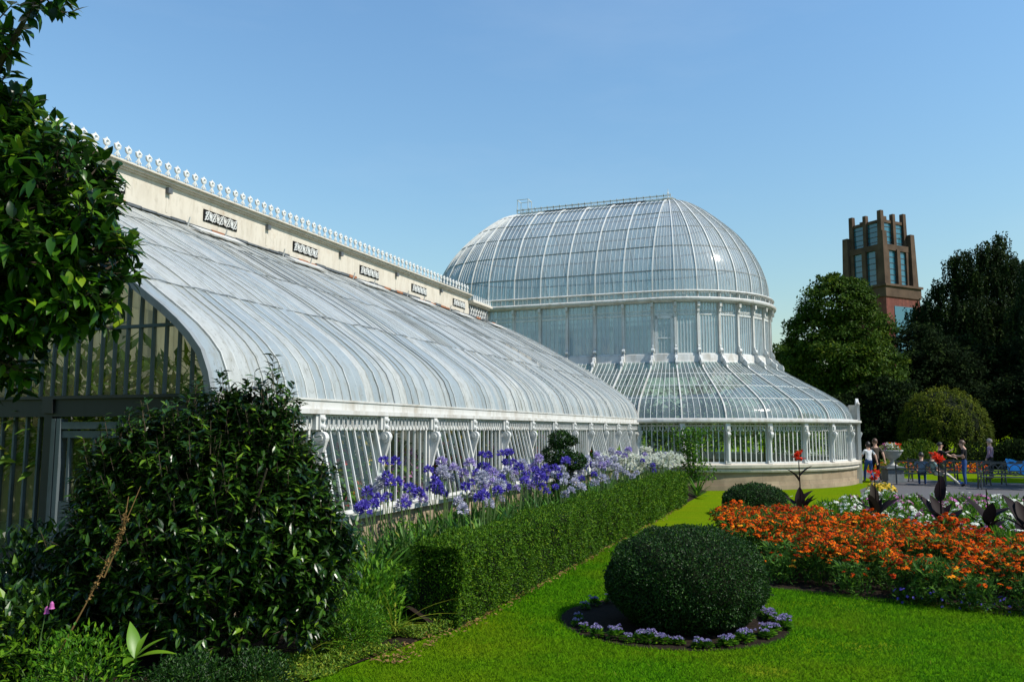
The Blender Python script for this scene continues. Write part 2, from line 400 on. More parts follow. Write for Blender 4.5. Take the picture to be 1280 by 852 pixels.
# ================================================================ domed glasshouse
X0, YC, NS, NB, BW = -5.95, 35.4, 6, 15, 1.16
NT = 2 * (NS + NB)
def stn(i):
    i = i % NT
    if i <= NS: return V3(X0 - NS * BW + i * BW, YC, 0), V3(0, -1, 0), V3(1, 0, 0)
    if i <= NS + NB:
        a = (i - NS) / NB * PI
        return V3(X0, YC, 0), V3(math.sin(a), -math.cos(a), 0), V3(math.cos(a), math.sin(a), 0)
    if i <= 2 * NS + NB: return V3(X0 - (i - NS - NB) * BW, YC, 0), V3(0, 1, 0), V3(-1, 0, 0)
    a = PI + (i - 2 * NS - NB) / NB * PI
    return V3(X0 - NS * BW, YC, 0), V3(math.sin(a), -math.cos(a), 0), V3(math.cos(a), math.sin(a), 0)
def pp(i, r, z):
    c, n, t = stn(i); return c + n * r + V3(0, 0, z)
def ring(mb, sec, i0=0, i1=NT, sub=2, mat=0, closed=None):
    """closed polygon section [(r,z)...] swept along the plan"""
    closed = (i1 - i0 >= NT) if closed is None else closed
    st = np.arange(i0, i1 + (0 if closed else 1e-6), 1 / sub)
    m = len(sec); v = []; uv = []
    for i in st:
        for r, z in sec: v.append(pp(i, r, z)); uv.append((i * 1.25, z, r))
    k = len(st); q = []
    for a in range(k if closed else k - 1):
        b = (a + 1) % k
        for j in range(m): q.append([a * m + j, b * m + j, b * m + (j + 1) % m, a * m + (j + 1) % m])
    mb.add(v, q, mat=mat, uvw=uv)
def spline(prof, n):
    p = np.array(prof, float)
    d = np.concatenate([[0], np.cumsum(np.linalg.norm(np.diff(p, axis=0), axis=1))])
    # Catmull-Rom resample
    out = []
    for s in np.linspace(0, d[-1], n):
        k = min(np.searchsorted(d, s, 'right') - 1, len(p) - 2); k = max(k, 0)
        u = (s - d[k]) / (d[k + 1] - d[k])
        p0, p1, p2, p3 = p[max(k - 1, 0)], p[k], p[k + 1], p[min(k + 2, len(p) - 1)]
        out.append(.5 * ((2 * p1) + (p2 - p0) * u + (2 * p0 - 5 * p1 + 4 * p2 - p3) * u * u + (3 * p1 - p0 - 3 * p2 + p3) * u ** 3))
    return np.array(out)
def prof_normals(pr):
    t = unit(np.gradient(pr, axis=0)); return np.stack([t[:, 1], -t[:, 0]], 1)   # points outwards for upward profile
def glaze(mb, pr, rows, bays, panes, jit=.0):
    n = len(pr); cut = np.linspace(0, n - 1, rows + 1).round().astype(int)
    arc = np.concatenate([[0], np.cumsum(np.linalg.norm(np.diff(pr, axis=0), axis=1))])
    for b in bays:
        base = random.random()
        for p in range(panes):
            a0, a1 = b + p / panes, b + (p + 1) / panes
            for k in range(rows):
                idx = range(cut[k], cut[k + 1] + 1); v = []; uv = []
                o = random.uniform(-jit, jit)
                for j in idx:
                    r, z = pr[j]
                    v += [pp(a0, r + o, z), pp(a1, r - o, z)]; uv += [(a0 * 1.2, arc[j], k * 3.3), (a1 * 1.2, arc[j], k * 3.3)]
                m = len(v) // 2
                rn = min(1, max(0, .45 * base + .55 * random.random()))
                mb.add(v, [[2 * j, 2 * j + 1, 2 * j + 3, 2 * j + 2] for j in range(m - 1)], rnd=rn, uvw=uv)
def rib(mb, i, pr, w, d, mat=0):
    c, n, t = stn(i); nn = prof_normals(pr)
    P = np.array([c + n * r + V3(0, 0, z) for r, z in pr])
    NN = np.array([n * a + V3(0, 0, b) for a, b in nn])
    mb.ribbon(P - NN * d * .4, NN, t, w, d, mat=mat)

DOME_C = (X0 - 2, YC, 0)
dome = empty('domed_glasshouse', DOME_C, 0, 'white iron glasshouse with a tall glazed dome above a flared glass skirt and stone base', 'glasshouse')
def part(mb, name, mats, parent=dome, smooth=False, org=DOME_C):
    mb.org = np.array(org, float); return mb.build(name, mats, parent, smooth)
ALL = range(NT); VIS = [b for b in ALL if not (b < NS)]      # lower stage is open to the wing along the straight front

mb = MB(); ring(mb, [(6.9, -.1), (7.3, -.1), (7.3, .6), (6.9, .6)], NS - .6, NS + NB + NS + NB + .01, closed=False)
ring(mb, [(7.28, -.1), (7.36, -.1), (7.36, .16), (7.28, .16)], NS - .6, NT, closed=False)
part(mb, 'stone_plinth', M['stone'])
mb = MB(); ring(mb, [(6.9, .6), (7.38, .6), (7.41, .66), (7.38, .72), (7.36, .745), (7.46, .76), (7.48, .86), (7.3, .9), (6.9, .9)], NS - .5, NT, closed=False)
part(mb, 'sill', M['stone_sill'] if 'stone_sill' in M else M['cream'])
mb = MB(); ring(mb, [(7.1, 2.28), (7.46, 2.28), (7.52, 2.33), (7.52, 2.40), (7.42, 2.42), (7.42, 2.44), (7.2, 2.46), (7.1, 2.42)], NS - .4, NT, closed=False)
part(mb, 'eaves_gutter', M['white'])
mb = MB(); ring(mb, [(7.24, 1.98), (7.27, 1.98), (7.27, 2.28), (7.24, 2.28)], NS - .3, NT, sub=1, closed=False) if False else None

def frame_xy(i, r):
    c, n, t = stn(i); return c + n * r, n, t
# lower columns, brackets, valances, windows
def scroll(mb, o, n, t, h=.42, th=.1, rad=.085):
    """iron scroll console: disc on top, tapering tail below; o = top at the column face"""
    z = V3(0, 0, 1)
    circ = [(rad * 1.05 + rad * math.cos(a), -rad + rad * math.sin(a)) for a in np.linspace(0, 2 * PI, 14)[:-1]]
    mb.plate(circ, o, n, z, t, th)
    circ = [(rad * 1.05 + rad * .5 * math.cos(a), -rad + rad * .5 * math.sin(a)) for a in np.linspace(0, 2 * PI, 10)[:-1]]
    mb.plate(circ, o, n, z, t, th * 1.5)
    tail = [(0, -.02), (rad * 2.0, -rad * 1.2), (rad * 1.7, -rad * 2.2), (rad * .9, -h * .72), (rad * .5, -h), (0, -h)]
    mb.plate(tail, o, n, z, t, th * .7)
for i in range(NS, NT):
    p, n, t = frame_xy(i, 7.3)
    mb = MB(); z = V3(0, 0, 1); R = np.stack([t, n, z], 1)
    mb.box(p + z * 1.55, (.13, .13, 1.32), R); mb.box(p + z * .95, (.19, .18, .1), R)
    mb.box(p + n * .02 + z * 2.14, (.17, .2, .28), R)
    mb.tube([p + n * .07 + z * .98, p + n * .07 + z * 1.85], .05, 8)
    col = part(mb, 'column', M['white_clean'])
    mb = MB(); scroll(mb, p + n * .07 + z * 1.98, n, t, .4, .1, .08); mb.box(p + n * .13 + z * 2.12, (.1, .06, .12), R)
    part(mb, 'bracket', M['white_clean'], col)
def lattice(mb, a, b, z0, z1, units, w, n):
    """row of long hexagon outlines between a and b"""
    a = np.array(a, float); b = np.array(b, float); d = (b - a) / units; s = np.linalg.norm(d); e = d / s
    zv = V3(0, 0, 1)
    for k in range(units):
        m = a + d * (k + .5)
        for sg in (-1, 1):
            q = m + e * s * .36 * sg
            mb.bar(q + zv * (z0 + .05), q + zv * (z1 - .05), w, .012, n)
            mb.bar(q + zv * (z0 + .05), m + zv * z0, w, .012, n)
            mb.bar(q + zv * (z1 - .05), m + zv * z1, w, .012, n)
    mb.bar(a + zv * z1, b + zv * z1, .03, .02, n)
for bay in VIS:
    a, n0, t0 = frame_xy(bay, 7.27); b, n1, t1 = frame_xy(bay + 1, 7.27)
    n = unit(n0 + n1); e = unit(b - a); L = np.linalg.norm(b - a); z = V3(0, 0, 1)
    a2, b2 = a + e * .1, b - e * .1
    mb = MB(); lattice(mb, a2 + n * .03, b2 + n * .03, 2.0, 2.2, 12, .014, n); part(mb, 'valance', M['white_clean'])
    mb = MB(); nb = 7
    for k in range(nb + 1):
        q = a2 + (b2 - a2) * k / nb
        mb.bar(q + z * .92, q + z * 2.3, .028, .03, n)
    mb.bar(a2 + z * .93, b2 + z * .93, .05, .05, n)
    w = part(mb, 'window', M['bar_white'])
    mb = MB(); mb.add([a2 + z * .92 - n * .01, b2 + z * .92 - n * .01, b2 + z * 2.3 - n * .01, a2 + z * 2.3 - n * .01], [[0, 1, 2, 3]])
    part(mb, 'pane', M['win_glass'], w)

# flared glass skirt
SK = spline([(7.22, 2.44), (7.1, 2.78), (6.76, 3.12), (6.16, 3.51), (5.26, 4.03), (4.62, 4.42), (4.3, 4.66)], 17)
mb = MB(); glaze(mb, SK, 4, range(NS - 5, NT), 7)
skirt = part(mb, 'skirt_roof', M['skirt_glass'], smooth=True)
mb = MB()
for b in range(NS - 5, NT):
    for p in range(1, 7): rib(mb, b + p / 7, SK, .016, .026)
part(mb, 'glazing_bar', M['bar_white'], skirt)
mb = MB()
for k in (4, 8, 12):
    r, zz = SK[k]; ring(mb, [(r - .02, zz - .02), (r + .015, zz - .02), (r + .02, zz + .012), (r - .02, zz + .02)], NS - 5, NT, closed=False)
part(mb, 'purlin', M['bar_white'], skirt)
for i in range(NS - 5, NT):
    mb = MB(); rib(mb, i, SK, .046, .08); part(mb, 'rib', M['white'], skirt)

# drum
mb = MB(); ring(mb, [(4.14, 4.6), (4.3, 4.6), (4.26, 4.72), (4.22, 4.96), (4.17, 4.98), (4.1, 4.98)])
part(mb, 'drum_apron', M['white'])
mb = MB(); ring(mb, [(4.05, 6.99), (4.3, 6.99), (4.34, 7.04), (4.42, 7.05), (4.44, 7.12), (4.40, 7.17), (4.2, 7.19), (4.05, 7.19)])
part(mb, 'drum_cornice', M['white'])
mb = MB(); ring(mb, [(4.2, 7.40), (4.33, 7.38), (4.36, 7.42), (4.33, 7.46), (4.2, 7.46)])
for i in np.arange(0, NT, .5): p, n, t = frame_xy(i, 4.28); mb.bar(p + V3(0, 0, 7.15), p + V3(0, 0, 7.4), .03, .03, n)
part(mb, 'ring_rail', M['white'])
for bay in ALL:
    a, n0, t0 = frame_xy(bay, 4.14); b, n1, t1 = frame_xy(bay + 1, 4.14)
    n = unit(n0 + n1); e = unit(b - a); z = V3(0, 0, 1)
    a2, b2 = a + e * .07, b - e * .07
    mb = MB(); nb = 6
    for k in range(nb + 1):
        q = a2 + (b2 - a2) * k / nb
        mb.bar(q + z * 4.97, q + z * 7.0, .014 if 0 < k < nb else .035, .022, n)
    mb.bar(a2 + z * 6.52, b2 + z * 6.52, .05, .04, n); mb.bar(a2 + z * 4.99, b2 + z * 4.99, .05, .05, n)
    lattice(mb, a2, b2, 6.55, 6.68, 8, .012, n)
    if bay == NS:                                           # the framed opening casement
        for q in (a2 + e * .06, b2 - e * .06): mb.bar(q + z * 5.0, q + z * 6.5, .1, .06, n)
        mb.bar(a2 + z * 6.42, b2 + z * 6.42, .12, .06, n); mb.bar(a2 + z * 5.6, b2 + z * 5.6, .05, .05, n)
    w = part(mb, 'drum_window', M['bar_white'])
    mb = MB()
    for k in range(nb):
        q0 = a2 + (b2 - a2) * k / nb; q1 = a2 + (b2 - a2) * (k + 1) / nb; o = n * random.uniform(-.006, .006) - n * .012
        mb.add([q0 + z * 4.97 + o, q1 + z * 4.97 - o - n * .024, q1 + z * 7.0 - n * .012, q0 + z * 7.0 - n * .012], [[0, 1, 2, 3]], uvw=[(bay * 1.2 + k * .2, 0, 0), (bay * 1.2 + k * .2 + .2, 0, 0), (bay * 1.2 + k * .2 + .2, 1.6, 0), (bay * 1.2 + k * .2, 1.6, 0)])
    part(mb, 'pane', M['drum_glass'], w)
for i in range(NT):
    p, n, t = frame_xy(i, 4.16); z = V3(0, 0, 1); R = np.stack([t, n, z], 1)
    mb = MB(); mb.box(p + z * 5.98, (.085, .1, 2.02), R); mb.box(p + n * .05 + z * 6.72, (.09, .1, .2), R); mb.box(p + n * .09 + z * 6.9, (.1, .18, .17), R)
    pil = part(mb, 'pilaster', M['white'])
    mb = MB()                                               # flared scroll foot resting on the skirt
    pol = [(0.02, 5.35), (.07, 5.3), (.1, 5.1), (.17, 4.93), (.3, 4.82), (.42, 4.7), (.5, 4.5), (.55, 4.42), (.1, 4.6), (.02, 4.7)]
    mb.plate([(x, y - 4.4) for x, y in pol], p + z * 4.4, n, z, t, .06)
    for (cx, cz, rr) in ((.2, 4.78, .12), (.42, 4.6, .1), (.08, 5.12, .08)):
        mb.plate([(cx + rr * math.cos(a), cz - 4.4 + rr * math.sin(a)) for a in np.linspace(0, 2 * PI, 11)[:-1]], p + z * 4.4, n, z, t, .11)
    part(mb, 'scroll_foot', M['white_clean'], pil)

# dome shell
DP = spline([(4.14, 7.15), (4.135, 7.55), (4.04, 8.36), (3.68, 9.25), (3.05, 10.21), (2.23, 11.02), (1.56, 11.56), (.87, 11.98), (.12, 12.17)], 31)
mb = MB(); glaze(mb, DP, 6, ALL, 6)
shell = part(mb, 'dome_roof', M['dome_glass'], smooth=True)
mb = MB()
for b in ALL:
    for p in range(1, 6):
        fr = DP if (b < NS or NS + NB <= b < 2 * NS + NB) else DP[:27]
        rib(mb, b + p / 6, fr, .013, .02)
part(mb, 'glazing_bar', M['bar_white'], shell)
mb = MB()
for k in (5, 10, 15, 20, 25):
    r, zz = DP[k]; ring(mb, [(r - .03, zz - .025), (r + .02, zz - .025), (r + .02, zz + .02), (r - .03, zz + .025)])
part(mb, 'purlin', M['bar_dark'], shell)
for i in range(NT):
    mb = MB(); rib(mb, i, DP, .042, .07); part(mb, 'rib', M['white_clean'], shell)
# ridge
xa, xb = X0 - NS * BW - .15, X0 + .15
mb = MB(); mb.bb(xa, xb, YC - .22, YC + .22, 12.19, 12.26)
for s in (-1, 1):
    mb.bb(xa, xb, YC + s * .25 - .02, YC + s * .25 + .02, 12.36, 12.42)
for x in np.linspace(xa, xb, 25):
    mb.bb(x - .015, x + .015, YC - .27, YC - .23, 12.26, 12.47); mb.bb(x - .015, x + .015, YC + .23, YC + .27, 12.26, 12.47)
ridge = part(mb, 'ridge_walkway', M['bar_white'])
mb = MB()
for x0, x1 in ((-11.6, -9.6), (-8.6, -6.9)): mb.box(((x0 + x1) / 2, YC - .42, 12.15), (x1 - x0, .05, .1))
part(mb, 'ridge_vent', M['lead'], ridge)
mb = MB(); mb.tube([(X0, YC, 12.2), (X0, YC, 12.75)], [.03, .012], 6); mb.lathe([(.001, 12.62), (.06, 12.56), (.001, 12.5)], 8, (X0, YC, 0))
mb.lathe([(.3, 12.2), (.36, 12.26), (.1, 12.34), (.001, 12.36)], 12, (X0, YC, 0))
part(mb, 'finial', M['white_clean'], ridge)
mb = MB()
for x in (xa + .02, xa + .55):
    for y in (YC - .25, YC + .25): mb.bar((x, y, 12.2), (x, y, 12.9), .025, .025, (0, 1, 0))
for y in (YC - .25, YC + .25): mb.bar((xa, y, 12.9), (xa + .57, y, 12.9), .025, .025)
for x in (xa + .02, xa + .55): mb.bar((x, YC - .25, 12.9), (x, YC + .25, 12.9), .025, .025)
part(mb, 'access_frame', M['bar_white'], ridge)
# entrance porch at the tip of the bow
mb = MB(); mb.bb(1.15, 1.5, YC - .9, YC + .9, 2.3, 2.42); mb.bb(1.1, 1.4, YC - .8, YC + .8, 2.42, 3.02, mat=1)
pol = [(-.95, 2.42), (.95, 2.42), (.95, 3.0), (.6, 3.14), (0, 3.3), (-.6, 3.14), (-.95, 3.0)]
mb.plate([(x, z - 2.42) for x, z in pol], (1.43, YC, 2.42), (0, 1, 0), (0, 0, 1), (1, 0, 0), .1)
for y in (-.86, .86): mb.bb(1.36, 1.48, YC + y - .09, YC + y + .09, .1, 2.3)
for y in (-.86, .86): mb.bb(1.2, 1.46, YC + y - .16, YC + y + .16, -.02, .72, mat=1)
mb.lathe([(.05, 3.3), (.08, 3.36), (.001, 3.46)], 8, (1.43, YC - .9, -.3))
part(mb, 'porch', [M['white'], M['cream']])
mb = MB(); mb.bb(1.12, 1.17, YC - .7, YC + .7, .05, 2.2); part(mb, 'door', M['bar_dark'])
# paved floor inside the dome
mb = MB(); ring(mb, [(.001, .05), (7.0, .05), (7.0, .1), (.001, .1)]); part(mb, 'floor', M['path'])

# ================================================================ long lean-to wing
WX, WY0, BAY, NBAY = -5.95, 6.85, 1.615, 13
BY = [7.115 + BAY * k for k in range(NBAY + 1)]
WY1 = BY[-1]
WC = (-8.2, 17.5, 0)
wing = empty('glasshouse_wing', WC, 0, 'long white lean-to glasshouse wing with curved limewashed glass roof and cresting on its cream wall', 'glasshouse')
def wpart(mb, name, mats, parent=wing, smooth=False): return part(mb, name, mats, parent, smooth, WC)
RP = spline([(-5.95, 2.43), (-6.06, 2.80), (-6.25, 3.05), (-6.55, 3.31), (-7.0, 3.62), (-7.62, 4.05), (-8.32, 4.47), (-9.0, 4.85), (-9.7, 5.25), (-10.4, 5.60), (-10.9, 5.84)], 26)
def roof_z0(x): return float(np.interp(-x, -RP[:, 0], RP[:, 1]))
RPn = prof_normals(RP) * -1
RPn = np.where(RPn[:, 1:2] < 0, -RPn, RPn)
arc = np.concatenate([[0], np.cumsum(np.linalg.norm(np.diff(RP, axis=0), axis=1))])
mb = MB(); NSTR = 8; edges = []
y = WY0
strips = [(WY0, BY[0])] + [(BY[k] + BAY * j / NSTR, BY[k] + BAY * (j + 1) / NSTR) for k in range(NBAY) for j in range(NSTR)]
for si, (ya, yb) in enumerate(strips):
    lo = 0 if yb <= WY1 + .01 else None
    for (k0, k1) in ((0, 8), (8, 14), (14, 20), (20, 25)):
        o = random.uniform(-.012, .012); v = []; uv = []
        for j in range(k0, k1 + 1):
            x, z = RP[j]
            v += [(x + RPn[j][0] * o, ya, z + RPn[j][1] * o), (x - RPn[j][0] * o, yb, z - RPn[j][1] * o)]
            uv += [(ya, arc[j], k0), (yb, arc[j], k0)]
        m = len(v) // 2
        rn = random.choice([.0, .15, .3, .45, .6, .8, .95, .95]) if k0 == 0 else random.choice([.05, .15, .3, .4, .55, .85])
        mb.add(v, [[2 * j, 2 * j + 1, 2 * j + 3, 2 * j + 2] for j in range(m - 1)], rnd=rn, uvw=uv)
roof = wpart(mb, 'curved_roof', M['roof_glass'], smooth=True)
mb = MB()
P3 = np.stack([RP[:, 0], np.zeros(len(RP)), RP[:, 1]], 1); N3 = np.stack([RPn[:, 0], np.zeros(len(RP)), RPn[:, 1]], 1)
for si, (ya, yb) in enumerate(strips):
    if yb > WY1 + .01: continue
    mb.ribbon(P3 + V3(0, yb, 0) - N3 * .004, N3, V3(0, 1, 0), .014, random.uniform(.008, .016), mat=(0 if random.random() < .55 else 1))
wpart(mb, 'glazing_bar', [M['bar_mid'], M['bar_dark']], roof)
for k, jit in ((8, .02), (14, .012), (20, .012)):
    mb = MB(); pts = [P3[k] + N3[k] * .008 + V3(0, yb, random.uniform(-jit, jit)) for ya, yb in strips]
    mb.ribbon(pts, N3[k], unit(np.cross(N3[k], V3(0, 1, 0))), .016 if k == 8 else .007, .012)
    wpart(mb, 'lap_strip', M['bar_dark'], roof)
# verge trim on the gable edge
mb = MB(); mb.ribbon(P3 + V3(0, WY0 - .03, 0) - N3 * .06, N3, V3(0, 1, 0), .06, .08)
wpart(mb, 'verge', M['bar_dark'])
mb = MB()
for x in np.arange(-6.2, -10.9, -.3): mb.bar((x, WY1 + .02, 2.5), (x, WY1 + .02, roof_z0(x) - .03), .03, .04, (0, 1, 0))
mb.ribbon(P3 + V3(0, WY1 + .04, 0) - N3 * .03, N3, V3(0, 1, 0), .06, .06)
wpart(mb, 'end_frame', M['white'])
# flaps (ventilator lids) under the grilles
for c in np.arange(9.15, 27, 2.83):
    mb = MB(); k = 23; p = P3[k] + N3[k] * .06
    mb.box(p + V3(0, c, 0), (.3, 1.25, .025), Matrix.Rotation(math.atan2(RP[24][1] - RP[22][1], -(RP[24][0] - RP[22][0])), 3, 'Y'))
    for s in (-.5, .5): mb.bar(P3[24] + V3(0, c + s, .02), P3[24] + V3(.05, c + s, .18), .02, .02, (1, 0, 0))
    wpart(mb, 'roof_flap', M['white'])
# lead flashing draped along the wall foot, uneven
mb = MB()
for c in np.arange(7.0, 27.6, .35):
    hgt = random.uniform(.05, .13)
    mb.box((-10.87, c + .175, 5.85 + hgt / 4), (.06, .36, hgt / 2), mat=int(random.random() < .25))
wpart(mb, 'flashing', [M['lead'], M['clay']])
# back wall with grilles, cornice, cresting
mb = MB(); mb.bb(-11.6, -10.9, WY0, 24.6, -.05, 6.47); mb.bb(-11.6, -10.93, 24.6, 26.4, -.05, 6.29); mb.bb(-11.6, -10.93, 26.4, 31.2, -.05, 5.6)
wpart(mb, 'back_wall', M['cream'])
mb = MB()
for (x, z0, z1) in ((-10.85, 6.45, 6.48), (-10.80, 6.48, 6.53), (-10.75, 6.53, 6.555), (-10.79, 6.555, 6.58)): mb.bb(-11.7, x, WY0 - .02, 24.68, z0, z1)
for (x, z0, z1) in ((-10.84, 6.28, 6.33), (-10.74, 6.33, 6.40)): mb.bb(-11.6, x, 24.69, 26.4, z0, z1)
wpart(mb, 'cornice', M['cream'])
crest = MB()
def crest_unit():
    mb = MB(); z = V3(0, 0, 1)
    ringp = []
    for a in np.linspace(0, 2 * PI, 13): ringp.append((0, .042 * math.cos(a), .165 + .042 * math.sin(a)))
    mb.tube(ringp, .027, 5, caps=False)
    mb.tube([(0, 0, .0), (0, 0, .12)], [.022, .016], 5)
    mb.tube([(0, -.06, .01), (0, -.03, .05), (0, 0, .1)], .01, 4); mb.tube([(0, .06, .01), (0, .03, .05), (0, 0, .1)], .014, 4)
    for a in (.3, PI / 2, PI - .3): mb.tube([(0, .06 * math.cos(a), .17 + .06 * math.sin(a)), (0, .085 * math.cos(a), .17 + .085 * math.sin(a))], [.016, .004], 4)
    return mb
cu = crest_unit()
n_cr = int((24.6 - WY0) / .225)
proto = None
for k in range(n_cr):
    if proto is None:
        proto = cu.build('crest_ornament', M['white_clean'], wing); o = proto
    else:
        o = proto.copy(); COL.objects.link(o)
    o.location = (-10.78 - WC[0], WY0 + .1 + .225 * k - WC[1], 6.585)
mb = MB(); mb.bb(-10.8, -10.76, 24.7, 26.38, 6.4, 6.42)
for c in np.arange(24.8, 26.3, .16): mb.box((-10.78, c, 6.5), (.03, .07, .18), taper=.4)
wpart(mb, 'low_cresting', M['white_clean'])
for c in np.arange(9.7, 24.5, 2.83):                       # pierced iron grilles
    mb = MB(); zc = 6.145
    mb.bb(-10.897, -10.885, c - .48, c + .48, zc - .115, zc + .115, mat=1)
    for s in range(9):
        yy = c - .4 + .1 * s
        for a, rr in ((0, .036), (1, .03)):
            cz = zc + (.04 if (s + a) % 2 else -.045)
            mb.tube([(-10.872, yy + rr * math.cos(q), cz + rr * math.sin(q)) for q in np.linspace(0, 2 * PI, 8)], .013, 4, caps=False)
        mb.bar((-10.872, yy - .05, zc - .1 * (-1) ** s), (-10.872, yy + .05, zc + .1 * (-1) ** s), .018, .014, (1, 0, 0))
    for s in range(4): mb.lathe([(.001, 0), (.03, .004), (.001, .02)], 7, (0, 0, 0)) if False else mb.box((-10.87, c - .3 + .2 * s, zc), (.02, .07, .07), Matrix.Rotation(.78, 3, 'X'))
    wpart(mb, 'wall_grille', [M['white_clean'], M['dark']])
mb = MB()                                                 # crossed lattice panel at the far end
mb.bb(-10.925, -10.915, 24.75, 26.35, 5.8, 6.26, mat=1)
for c in np.arange(24.75, 26.1, .2):
    mb.bar((-10.9, c, 5.83), (-10.9, c + .24, 6.22), .03, .02, (1, 0, 0)); mb.bar((-10.9, c + .24, 5.83), (-10.9, c, 6.22), .03, .02, (1, 0, 0))
wpart(mb, 'lattice_panel', [M['white_clean'], M['lead']])
for c in np.arange(8.3, 24.5, 2.83):
    mb = MB(); mb.bb(-10.895, -10.82, c - .05, c + .05, 6.3, 6.4); mb.bb(-10.9, -10.894, c - .02, c + .02, 5.95, 6.3, mat=1); wpart(mb, 'drip_bracket', [M['lead'], M['cream']])
# eaves
mb = MB(); mb.bb(-6.05, -5.93, WY0, WY1 + .1, 2.31, 2.42); mb.bb(-6.05, -5.86, WY0 - .03, WY1 + .12, 2.25, 2.308); mb.bb(-6.05, -5.915, WY0, WY1 + .1, 2.42, 2.445)
wpart(mb, 'eaves_gutter', M['white'])
mb = MB(); mb.bb(-6.05, -5.98, WY0, WY1, 2.05, 2.25); wpart(mb, 'eaves_board', M['bar_white'])
mb = MB(); mb.bb(-6.3, -5.93, WY0, WY1, -.05, .86); wpart(mb, 'base_wall', M['stone'])
mb = MB(); mb.bb(-6.3, -5.84, WY0 - .02, WY1, .862, .93); wpart(mb, 'sill', M['white'])
def bay_window():
    mb = MB(); nb = 7; h = 1.14; L = BAY - .24
    for k in range(nb + 1):
        yy = -L / 2 + L * k / nb
        mb.bb(-.018, .018, yy - (.009 if 0 < k < nb else .02), yy + (.009 if 0 < k < nb else .02), -h, 0)
    mb.bb(-.022, .022, -L / 2 - .025, L / 2 + .025, -h - .05, -h)
    mb.bb(-.022, .022, -L / 2 - .025, L / 2 + .025, 0, .03)
    g = MB(); g.add([(-.004, -L / 2, -h), (-.004, L / 2, -h), (-.004, L / 2, 0), (-.004, -L / 2, 0)], [[0, 1, 2, 3]])
    return mb, g
bw, bg = bay_window(); pw = None
for k in range(NBAY):
    yc = (BY[k] + BY[k + 1]) / 2
    if pw is None:
        w = pw = bw.build('window', M['white_clean'], wing); bg.build('pane', M['win_glass'], w)
    else: w = copy_tree(pw, wing)
    w.location = (-5.99 - WC[0], yc - WC[1], 2.13); w.rotation_euler = (0, -.23 if k % 2 else -.01, 0)
    mb = MB(); lattice(mb, (-5.93, BY[k] + .13, 0), (-5.93, BY[k + 1] - .13, 0), 2.045, 2.235, 12, .014, V3(1, 0, 0))
    wpart(mb, 'valance', M['white_clean'])
pc = None
for k in range(NBAY + 1):
    if pc is None:
        mb = MB(); mb.bb(-.1, .0, -.06, .06, .93, 2.25); mb.bb(-.1, .02, -.1, .1, .93, 1.02); mb.bb(-.1, .06, -.1, .1, 2.05, 2.245)
        pc = c = mb.build('pilaster', M['white_clean'], wing)
        mb = MB(); scroll(mb, V3(.0, 0, 2.03), V3(1, 0, 0), V3(0, 1, 0), .55, .08, .082)
        for s in (2.09, 2.19): mb.lathe([(.001, -.02), (.04, -.02), (.045, 0), (.04, .02), (.001, .02)], 9, (.09, 0, s))
        mb.bb(.0, .09, -.055, .055, 2.05, 2.24)
        mb.build('bracket', M['white_clean'], pc)
    else: c = copy_tree(pc, wing)
    c.location = (-5.95 - WC[0], BY[k] - WC[1], 0)
# gable end
GY = WY0 + .06
mb = MB()
def roof_z(x): return float(np.interp(-x, -RP[:, 0], RP[:, 1]))
xs = np.arange(-6.12, -10.88, -.185)
for x in xs: mb.bar((x, GY, 2.44), (x, GY, roof_z(x) - .05), .022, .045, (0, 1, 0))
for zz in (3.2, 4.3):
    xe = -5.95 - (0 if zz < 2.6 else np.interp(zz, RP[:, 1], -RP[:, 0] - 5.95)) - .08
    mb.bar((xe, GY + .0, zz), (-10.88, GY, zz), .035, .05, (0, 1, 0))
up = wpart(mb, 'gable_window', M['gable_shaded'])
mb = MB(); pts = [(x, GY + .012, roof_z(x) - .04) for x in np.linspace(-6.0, -10.88, 20)]
v = [(x, y, 2.44) for x, y, z in pts] + pts
mb.add(v, [[i, i + 1, 21 + i, 20 + i] for i in range(19)])
wpart(mb, 'pane', M['gable_glass'], up)
mb = MB(); mb.bb(-10.9, -6.06, GY - .06, GY + .06, 2.2, 2.43); mb.bb(-10.9, -5.96, GY - .09, GY + .05, 2.4, 2.436)
for x in (-6.02, -8.3, -10.8): mb.bb(x - .06, x + .06, GY - .07, GY + .05, 0, 2.2)
mb.box((-8.3, GY - .07, 2.32), (.16, .04, .16))
wpart(mb, 'gable_frame', M['gable_deep_shade'])
mb = MB()
for x in np.arange(-8.5, -10.8, -.2): mb.bar((x, GY, .72), (x, GY, 2.2), .03, .045, (0, 1, 0))
lw = wpart(mb, 'gable_side_window', M['gable_shaded'])
mb = MB(); mb.add([(-10.8, GY + .012, .7), (-8.36, GY + .012, .7), (-8.36, GY + .012, 2.2), (-10.8, GY + .012, 2.2)], [[0, 1, 2, 3]]); wpart(mb, 'pane', M['gable_glass'], lw)
mb = MB(); mb.bb(-10.8, -8.36, GY - .04, GY + .05, -.05, .7); wpart(mb, 'gable_base', M['gable_deep_shade'])
mb = MB(); mb.bb(-7.1, -6.08, GY - .04, GY + .05, -.05, 2.2); wpart(mb, 'gable_panel', M['gable_deep_shade'])
mb = MB()
for x in (-8.2, -8.12, -7.2): mb.bb(x - .03, x + .03, GY - .08, GY + .02, 0, 2.18)
mb.bb(-8.23, -7.14, GY - .07, GY + .02, 2.06, 2.14); mb.bb(-8.09, -7.23, GY - .05, GY, 0, 1.25); mb.bb(-8.09, -7.23, GY - .055, GY + .0, 1.96, 2.04)
for x in (-7.98, -7.6): mb.bb(x - .018, x + .018, GY - .05, GY, 1.25, 2.0)
dr = wpart(mb, 'door', M['gable_shaded'])
